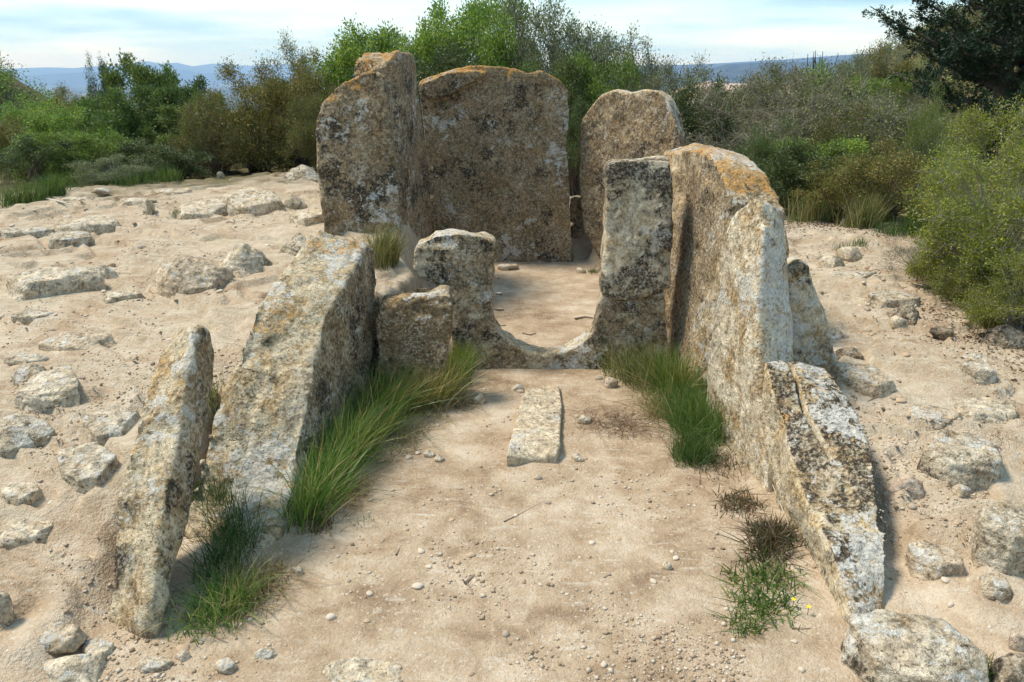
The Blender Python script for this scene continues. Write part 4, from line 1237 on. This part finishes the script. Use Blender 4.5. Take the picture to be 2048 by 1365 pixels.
# bare burnt saplings on the skyline at the right
r = np.random.default_rng(78)
for k, (u, vt, dist) in enumerate([(1628, 100, 24), (1652, 92, 24.5), (1590, 118, 23)]):
    d = ray(u, vt); t = dist / math.hypot(d[0], d[1]); x, y = d[0] * t, d[1] * t; zt_ = CAM_H + d[2] * t; zb = th(x, y)
    paths = []
    for q in range(9):
        a = r.uniform(0, 6.28); sp = r.uniform(0.1, 0.6)
        e = np.array([math.cos(a) * sp, math.sin(a) * sp, (zt_ - zb) * r.uniform(0.6, 1.0)])
        paths.append((np.array([[0, 0, 0], e * 0.45 + [0, 0, 0.1], e]), np.array([0.03, 0.02, 0.008])))
    V, Q = tubes(paths, 4)
    o = empty('bare_sapling', (x, y, zb), ['burnt bare sapling on the right skyline, middle one', 'burnt bare sapling on the right skyline, tallest one', 'burnt bare sapling on the right skyline, lowest one'][k], 'sapling', 'bare saplings on the skyline')
    link('branches', mesh_np('branches', V, [Q]), bark_mat('burnt_wood', (0.03, 0.026, 0.024), (0.07, 0.06, 0.05)), o)


# ------------------------------------------------------------------ grass
def blades(P, L, W, lean, spread, r, curl=0.6, segs=4):
    """P base points; returns verts, faces of tapered curved strips"""
    n = len(P)
    L = L * r.uniform(0.5, 1.15, n)
    a = r.uniform(0, 6.283, n)
    tilt = np.abs(r.normal(size=n)) * spread
    lk = r.uniform(0.0, 1.35, n); curl = curl * r.uniform(0.35, 1.5, n)
    D0 = np.stack([np.cos(a) * tilt + lean[0] * 0.6 * lk, np.sin(a) * tilt + lean[1] * 0.6 * lk, np.ones(n)], 1)
    D0 /= np.linalg.norm(D0, axis=1)[:, None]
    bend = np.stack([np.cos(a) * tilt + lean[0] * lk + r.normal(size=n) * 0.22, np.sin(a) * tilt + lean[1] * lk + r.normal(size=n) * 0.22, -0.45 * curl * np.ones(n)], 1) * curl[:, None]
    S = np.cross(D0, r.normal(size=(n, 3))); S /= np.linalg.norm(S, axis=1)[:, None]
    V = []
    for k in range(segs + 1):
        s = k / segs
        c = P + L[:, None] * (D0 * s + bend * s * s * 0.8)
        w = W * (1 - s) ** 0.7 * 0.5
        if k < segs:
            V += [c - S * w, c + S * w]
        else:
            V += [c]
    V = np.stack(V, 1)
    m = V.shape[1]
    b = np.arange(n)[:, None] * m
    Qs = [b + [2 * k, 2 * k + 1, 2 * k + 3, 2 * k + 2] for k in range(segs - 1)]
    Tr = b + [2 * segs - 2, 2 * segs - 1, 2 * segs]
    return V.reshape(-1, 3), [np.concatenate(Qs), Tr]


GM = {
    'lush': leaf_mat('grass_lush', [(p_, tuple(1.9 * c_ for c_ in q_)) for p_, q_ in [(0.0, (0.030, 0.070, 0.010)), (0.5, (0.065, 0.125, 0.016)), (0.7, (0.10, 0.15, 0.024)), (0.82, (0.20, 0.17, 0.06)), (1.0, (0.34, 0.27, 0.13))]], 0.35),
    'mixed': leaf_mat('grass_mixed', [(p_, tuple(1.5 * c_ for c_ in q_)) for p_, q_ in [(0.0, (0.05, 0.075, 0.014)), (0.5, (0.11, 0.13, 0.028)), (0.75, (0.22, 0.18, 0.07)), (1.0, (0.40, 0.31, 0.17))]], 0.3),
    'straw': leaf_mat('grass_straw', [(p_, tuple(1.10 * c_ for c_ in q_)) for p_, q_ in [(0.0, (0.10, 0.095, 0.035)), (0.5, (0.22, 0.18, 0.085)), (1.0, (0.42, 0.34, 0.20))]], 0.3),
    'short': leaf_mat('grass_short', [(p_, tuple(1.50 * c_ for c_ in q_)) for p_, q_ in [(0.0, (0.025, 0.055, 0.010)), (0.6, (0.06, 0.11, 0.018)), (1.0, (0.13, 0.14, 0.035))]], 0.3),
    'fine': leaf_mat('weed_fine', [(0.0, (0.045, 0.10, 0.020)), (0.6, (0.10, 0.19, 0.034)), (0.9, (0.18, 0.24, 0.06)), (1.0, (0.36, 0.30, 0.15))], 0.3),
    'weed': leaf_mat('weed_dry', [(0.0, (0.05, 0.065, 0.018)), (0.4, (0.10, 0.10, 0.04)), (0.7, (0.19, 0.12, 0.07)), (1.0, (0.30, 0.20, 0.13))], 0.25),
    'litter': leaf_mat('litter', [(0.0, (0.10, 0.06, 0.035)), (0.5, (0.20, 0.13, 0.08)), (1.0, (0.36, 0.27, 0.18))], 0.1),
}
gr_rng = np.random.default_rng(91)


def grass_clump(name, pts, radius, n, L, W, lean, spread, mat, label, cat='grass clump', curl=0.6, group=None, world=None):
    """pts: pixel positions on the ground along which the clump grows"""
    G = [ground_at(*p)[0] for p in pts] if world is None else [np.array([w[0], w[1], th(*w)]) for w in world]
    G = np.array(G)
    k = gr_rng.integers(0, len(G), n)
    q = gr_rng.random(n)[:, None]
    j = np.minimum(k + 1, len(G) - 1)
    B = G[k] * (1 - q) + G[j] * q
    B[:, :2] += np.clip(gr_rng.normal(size=(n, 2)), -1.7, 1.7) * radius
    B[:, 2] = terrain(B[:, 0], B[:, 1]) - 0.005
    c0 = B.mean(0); c0[2] = B[:, 2].min()
    V, Fc = blades(B - c0, L, W, lean, spread, gr_rng, curl)
    return link(name, mesh_np(name, V, Fc), GM[mat], None, label, cat, group, None, c0)


W_ = 'world'
grass_clump('grass_clump', None, 0.05, 1200, 0.34, 0.0054, (0.36, 0.05), 0.32, 'lush', 'long lush grass leaning out from the foot of the large left slab, near part', world=[(-0.93, 3.02), (-0.88, 3.3), (-0.86, 3.6)])
grass_clump('grass_clump', None, 0.055, 1200, 0.37, 0.0054, (0.40, 0.05), 0.34, 'lush', 'long lush grass along the large left slab, middle part', world=[(-0.86, 3.55), (-0.78, 3.9), (-0.76, 4.2)])
grass_clump('grass_clump', None, 0.05, 900, 0.32, 0.005, (0.45, 0.10), 0.36, 'mixed', 'tawny and green grass in front of the low brown stone', world=[(-0.74, 4.1), (-0.62, 4.28), (-0.45, 4.36)])
grass_clump('grass_clump', None, 0.045, 700, 0.26, 0.005, (0.25, 0.0), 0.3, 'lush', 'green grass at the left foot of the porthole stone', world=[(-0.42, 4.5), (-0.33, 4.75), (-0.38, 4.9)])
grass_clump('grass_clump', None, 0.045, 700, 0.32, 0.005, (0.1, 0), 0.25, 'mixed', 'grass tuft between porthole stone and tall left stones', world=[(-0.92, 5.3), (-0.88, 5.5)])
grass_clump('grass_clump', None, 0.07, 900, 0.31, 0.005, (-0.15, -0.05), 0.42, 'mixed', 'tawny-green grass at the right foot of the porthole stone', world=[(0.68, 4.82), (0.82, 4.75), (0.92, 4.6)])
grass_clump('grass_clump', None, 0.06, 650, 0.34, 0.005, (-0.1, -0.1), 0.36, 'lush', 'green grass leaning from the foot of the large right slab', world=[(0.95, 4.7), (1.0, 4.45)])
grass_clump('feathery_weed', None, 0.09, 1500, 0.26, 0.0046, (-0.1, -0.1), 0.75, 'fine', 'dense feathery green weed at the foot of the large right slab', 'weed', curl=0.3, world=[(1.02, 4.35), (1.04, 4.1), (1.06, 3.95)])
grass_clump('feathery_weed', None, 0.055, 900, 0.16, 0.003, (-0.1, -0.2), 0.6, 'fine', 'small feathery tuft in front of the dense weed', 'weed', curl=0.3, world=[(0.98, 3.78), (0.92, 3.66)])
grass_clump('grass_clump', None, 0.05, 900, 0.24, 0.004, (0.0, -0.05), 0.45, 'fine', 'dark green grass at the inner foot of the front left slab', world=[(-1.16, 2.6), (-1.14, 2.85), (-1.24, 3.1), (-1.33, 3.2)])
grass_clump('grass_clump', None, 0.06, 520, 0.18, 0.004, (0.05, -0.2), 0.6, 'lush', 'bright green sprawling weeds beside the front left slab', world=[(-1.12, 2.36), (-1.05, 2.5)])
grass_clump('grass_clump', None, 0.04, 200, 0.20, 0.004, (0, 0), 0.4, 'mixed', 'grass tuft in the gap between the two left slabs', world=[(-1.42, 3.5)])
grass_clump('dry_weed', None, 0.05, 800, 0.085, 0.0065, (0, 0), 1.0, 'weed', 'low reddish dry weed along the cracked right slab', 'weed', world=[(1.02, 2.75), (1.12, 2.95)])
grass_clump('dry_weed', None, 0.06, 520, 0.085, 0.006, (-0.1, 0), 0.9, 'short', 'low green weed in front of the cracked right slab', 'weed', world=[(0.90, 2.62), (1.05, 2.68), (0.92, 2.45)])
grass_clump('dry_weed', None, 0.035, 120, 0.08, 0.004, (0, 0), 0.7, 'short', 'small green sprig nearest the bottom on the right', 'weed', world=[(0.84, 2.36)])
grass_clump('dry_weed', None, 0.05, 300, 0.06, 0.006, (0, 0), 1.0, 'weed', 'brown wiry weed between floor and cracked slab', 'weed', world=[(1.0, 3.14), (1.06, 3.24)])
grass_clump('dry_weed', None, 0.06, 220, 0.09, 0.004, (0, 0), 0.9, 'weed', 'brown weed at the foot of the tooth-shaped slab', 'weed', world=[(1.0, 3.45), (1.06, 3.62)])
grass_clump('dry_grass', None, 0.10, 700, 0.10, 0.0025, (0, 0), 1.6, 'litter', 'mat of dry stalks right of the floor block', 'dry grass', curl=0.9, world=[(0.45, 4.15), (0.65, 4.05)])
for k, (wd, lab) in enumerate([([(-0.86, 3.02), (-0.78, 3.35)], 'dead straw thatch at the near end of the long left grass'), ([(-0.70, 3.6), (-0.58, 3.95)], 'dead straw thatch along the outer edge of the long left grass'),
                             ([(-0.52, 4.15), (-0.34, 4.4)], 'dead straw thatch in front of the low brown stone'), ([(0.80, 4.45), (0.88, 4.2)], 'dead straw thatch beside the feathery weed'), ([(-1.0, 2.45), (-0.98, 2.65)], 'dead straw thatch by the front left weeds')]):
    grass_clump('dry_grass', None, 0.06, 420, 0.17, 0.0035, (0.1, -0.1), 0.9, 'straw', lab, 'dry grass', curl=0.9, world=wd)
# margins of the bare ground
for k, (pts, n, L, lean, mat, lab) in enumerate([
    ([(400, 345), (480, 335), (540, 320)], 900, 0.42, (-0.35, 0), 'straw', 'feathery straw grass in front of the olive shrubs'),
    ([(560, 315), (620, 312)], 500, 0.35, (-0.1, 0), 'mixed', 'grass beside the foot of the tall stones'),
    ([(0, 415), (60, 405), (110, 390)], 1100, 0.28, (0.1, 0), 'short', 'green grass at the left edge of the bare ground'),
    ([(10, 370), (60, 350), (120, 345)], 700, 0.45, (0.1, 0), 'straw', 'tall dry grass stems at the left edge'),
    ([(150, 375), (250, 372), (340, 362)], 900, 0.22, (0.0, 0), 'short', 'green grass strip along the left scrub'),
    ([(210, 345), (270, 340), (330, 335)], 600, 0.42, (0.2, 0), 'straw', 'dry grass stems among the left scrub'),
    ([(1590, 445), (1640, 440)], 500, 0.34, (0, 0), 'mixed', 'grass behind the large right slab'),
    ([(1700, 450), (1730, 453)], 700, 0.40, (0.1, 0), 'mixed', 'grass tuft at the back of the right-hand path'),
    ([(1810, 470), (1840, 462)], 420, 0.34, (0.1, 0), 'short', 'bright grass tuft in front of the wiry shrub'),
    ([(1760, 470), (1790, 470)], 260, 0.18, (0, 0), 'short', 'short grass between the two path tufts'),
    ([(1670, 500), (1720, 492)], 160, 0.10, (0, 0), 'short', 'low green weed around the rough path rocks'),
    ([(1965, 660), (1990, 655)], 260, 0.26, (0, 0), 'mixed', 'grass tuft under the lime bush'),
    ([(1900, 1360), (1960, 1345)], 260, 0.06, (0, 0), 'short', 'green moss-like weed between the bottom right rocks'),
    ([(345, 430), (360, 432)], 90, 0.06, (0, 0), 'short', 'tiny weed under the left boulder of the pair'),
    ([(500, 425), (540, 420)], 110, 0.07, (0, 0), 'mixed', 'tiny weed under the right boulder of the pair'),
    ([(1180, 548), (1190, 545)], 120, 0.07, (0, 0), 'fine', 'small green weed on the chamber floor'),
    ([(655, 1050), (640, 1060)], 120, 0.06, (0, 0), 'weed', 'dry root tuft below the long left grass'),
    ([(500, 1085), (515, 1075)], 100, 0.08, (0, 0), 'fine', 'small weed at the near corner of the large left slab'),
    ([(725, 1050), (730, 1048)], 40, 0.03, (0, 0), 'short', 'tiny green seedling on the passage floor'),
]):
    grass_clump('grass_clump', pts, 0.07 if L > 0.1 else 0.03, n, L, 0.006 if L > 0.2 else 0.004, lean, 0.3, mat, lab)

# two small yellow flowers in the right-hand weeds
s = NT('yellow_petal'); PETAL = s.principled((0.75, 0.55, 0.02), 0.7)
for k, (u, v_) in enumerate([(1583, 1218), (1613, 1233)]):
    g, t = ground_at(u, v_)
    root = empty('yellow_flower', g, ['upper', 'lower'][k] + ' of two tiny yellow flowers in the right-hand weeds', 'flower', 'yellow flowers')
    V, Q = tubes([(np.array([[0, 0, -0.005], [0.004, 0, 0.02], [0.003, 0, 0.04]]), np.array([0.0015, 0.0012, 0.001]))], 5)
    link('stem', mesh_np('stem', V, [Q]), TW['brown'], root)
    for j in range(5):
        a = j * 2 * math.pi / 5
        d1 = np.array([math.cos(a), math.sin(a), 0.35]); d2 = np.array([-math.sin(a), math.cos(a), 0]); c0 = np.array([0.003, 0, 0.04])
        V = np.array([c0, c0 + d1 * 0.006 + d2 * 0.004, c0 + d1 * 0.011, c0 + d1 * 0.006 - d2 * 0.004])
        link('petal', mesh_np('petal', V, [np.array([[0, 1, 2, 3]])]), PETAL, root)

# leaf litter under the right-hand bushes
def litter(n, seed, region, lab, sx, sy):
    r = np.random.default_rng(seed)
    u = r.uniform(region[0], region[2], n * 2); v = r.uniform(region[1], region[3], n * 2)
    x0, t0 = ground_at((region[0] + region[2]) / 2, (region[1] + region[3]) / 2)
    x = x0[0] + r.normal(size=n) * sx; y = x0[1] + r.normal(size=n) * sy
    P = np.stack([x, y, terrain(x, y) + 0.004], 1)
    D = r.normal(size=(n, 3)); D[:, 2] *= 0.25
    V, Fc = leaves(P, D, 0.030, 0.012, r)
    link('leaf_litter', mesh_np('leaf_litter', V, [Fc]), GM['litter'], None, lab, 'leaf litter', None, 'stuff')


litter(1500, 61, (1960, 620, 2048, 740), 'brown leaf litter under the bushes at the right edge', 0.28, 0.55)
litter(1500, 62, (1580, 430, 1800, 480), 'brown leaf litter along the back of the right-hand path', 0.5, 0.22)

# ================================================================== FAR COUNTRY AND AIR
def ridge(name, dist, crest, depth, seed, mat, rough=0.12, base=-190.0, nu=160, nv=26):
    """range of hills: crest given as (u, v) picture points at the stated distance, falling to the plain on both sides"""
    us = np.array([c[0] for c in crest], float); vs = np.array([c[1] for c in crest], float)
    u = np.linspace(us[0], us[-1], nu)
    v = np.interp(u, us, vs)
    C = np.array([ray(a, b) for a, b in zip(u, v)])
    t = dist / np.hypot(C[:, 0], C[:, 1])
    P = C * t[:, None]; P[:, 2] += CAM_H
    dirh = P[:, :2] / np.linalg.norm(P[:, :2], axis=1)[:, None]
    w = np.linspace(-1, 1, nv)
    prof = (1 - np.abs(w)) ** 1.15
    XY = P[:, None, :2] + dirh[:, None, :] * (w * depth)[None, :, None]
    hgt = (P[:, 2] - base)
    Zz = base + hgt[:, None] * prof[None]
    q = np.stack([XY[..., 0].ravel(), XY[..., 1].ravel(), np.zeros(nu * nv)], 1) / (depth * 0.35)
    nz = fbm(q, 4, seed).reshape(nu, nv)
    Zz = Zz + hgt[:, None] * rough * nz * (4 * prof * (1 - prof))[None] * 1.6 + hgt[:, None] * 0.012 * fbm(q * 6, 3, seed + 4).reshape(nu, nv)
    V = np.concatenate([XY, Zz[..., None]], -1).reshape(-1, 3)
    i = np.arange(nu * nv).reshape(nu, nv)
    Fq = np.stack([i[:-1, :-1].ravel(), i[1:, :-1].ravel(), i[1:, 1:].ravel(), i[:-1, 1:].ravel()], 1)
    return link(name, mesh_np(name, V, [Fq], True), mat, kind='structure')


s = NT('wooded_hill')
c = s.coords()
wood_m = s.principled(s.ramp(s.noise(c, 0.02, 6, 0.75), [(0.38, (0.022, 0.034, 0.018)), (0.55, (0.05, 0.06, 0.028)), (0.7, (0.13, 0.12, 0.065))]), 0.95)
s = NT('bare_field')
c = s.coords()
field_m = s.principled(s.ramp(s.noise(c, 0.01, 4, 0.6), [(0.4, (0.42, 0.24, 0.15)), (0.6, (0.55, 0.40, 0.26))]), 0.95)

ridge('mountains', 12500, [(-400, 160), (-200, 140), (0, 136), (90, 133), (150, 135), (190, 131), (230, 131), (262, 126), (295, 121), (325, 127), (352, 124), (385, 132), (425, 126), (455, 127), (500, 130), (560, 127), (700, 136), (900, 150)], 2600, 3, wood_m)
ridge('mountains', 9500, [(-100, 165), (60, 150), (150, 145), (230, 141), (300, 146), (370, 138), (400, 146), (450, 144), (520, 150), (700, 160), (820, 172)], 1800, 5, wood_m)
ridge('mesa', 5800, [(1000, 160), (1150, 140), (1290, 127), (1380, 127), (1450, 124), (1520, 119), (1600, 113), (1700, 106), (1800, 100), (2000, 96), (2300, 100), (2600, 130)], 1300, 7, wood_m, rough=0.08)
ridge('wooded_ridge', 3300, [(1250, 172), (1340, 158), (1400, 140), (1450, 126), (1500, 123), (1560, 120), (1640, 122), (1720, 128), (1850, 140), (2100, 160)], 900, 9, wood_m, rough=0.1, base=-150)
ridge('field', 2300, [(1340, 178), (1380, 168), (1420, 159), (1450, 165), (1500, 164), (1560, 163), (1640, 172), (1750, 182)], 300, 11, field_m, rough=0.05, base=-120)

# the air of the valley: one closed box of thin haze round everything
hm = bpy.data.materials.new('haze')
hm.use_nodes = True
hm.node_tree.nodes.clear()
ho = hm.node_tree.nodes.new('ShaderNodeOutputMaterial')
hv = hm.node_tree.nodes.new('ShaderNodeVolumePrincipled')
hv.inputs['Color'].default_value = (0.28, 0.48, 1.0, 1)
hv.inputs['Density'].default_value = 1.5e-4
hv.inputs['Absorption Color'].default_value = (1, 1, 1, 1)
hv.inputs['Anisotropy'].default_value = 0.0
hm.node_tree.links.new(hv.outputs[0], ho.inputs['Volume'])
bm = bmesh.new()
bmesh.ops.create_cube(bm, size=1.0)
for v_ in bm.verts:
    v_.co = Vector((v_.co.x * 32000, v_.co.y * 32000, -420 if v_.co.z < 0 else 175))
me = bpy.data.meshes.new('haze'); bm.to_mesh(me); bm.free()
link('haze', me, hm, None, None, None, None, 'stuff')
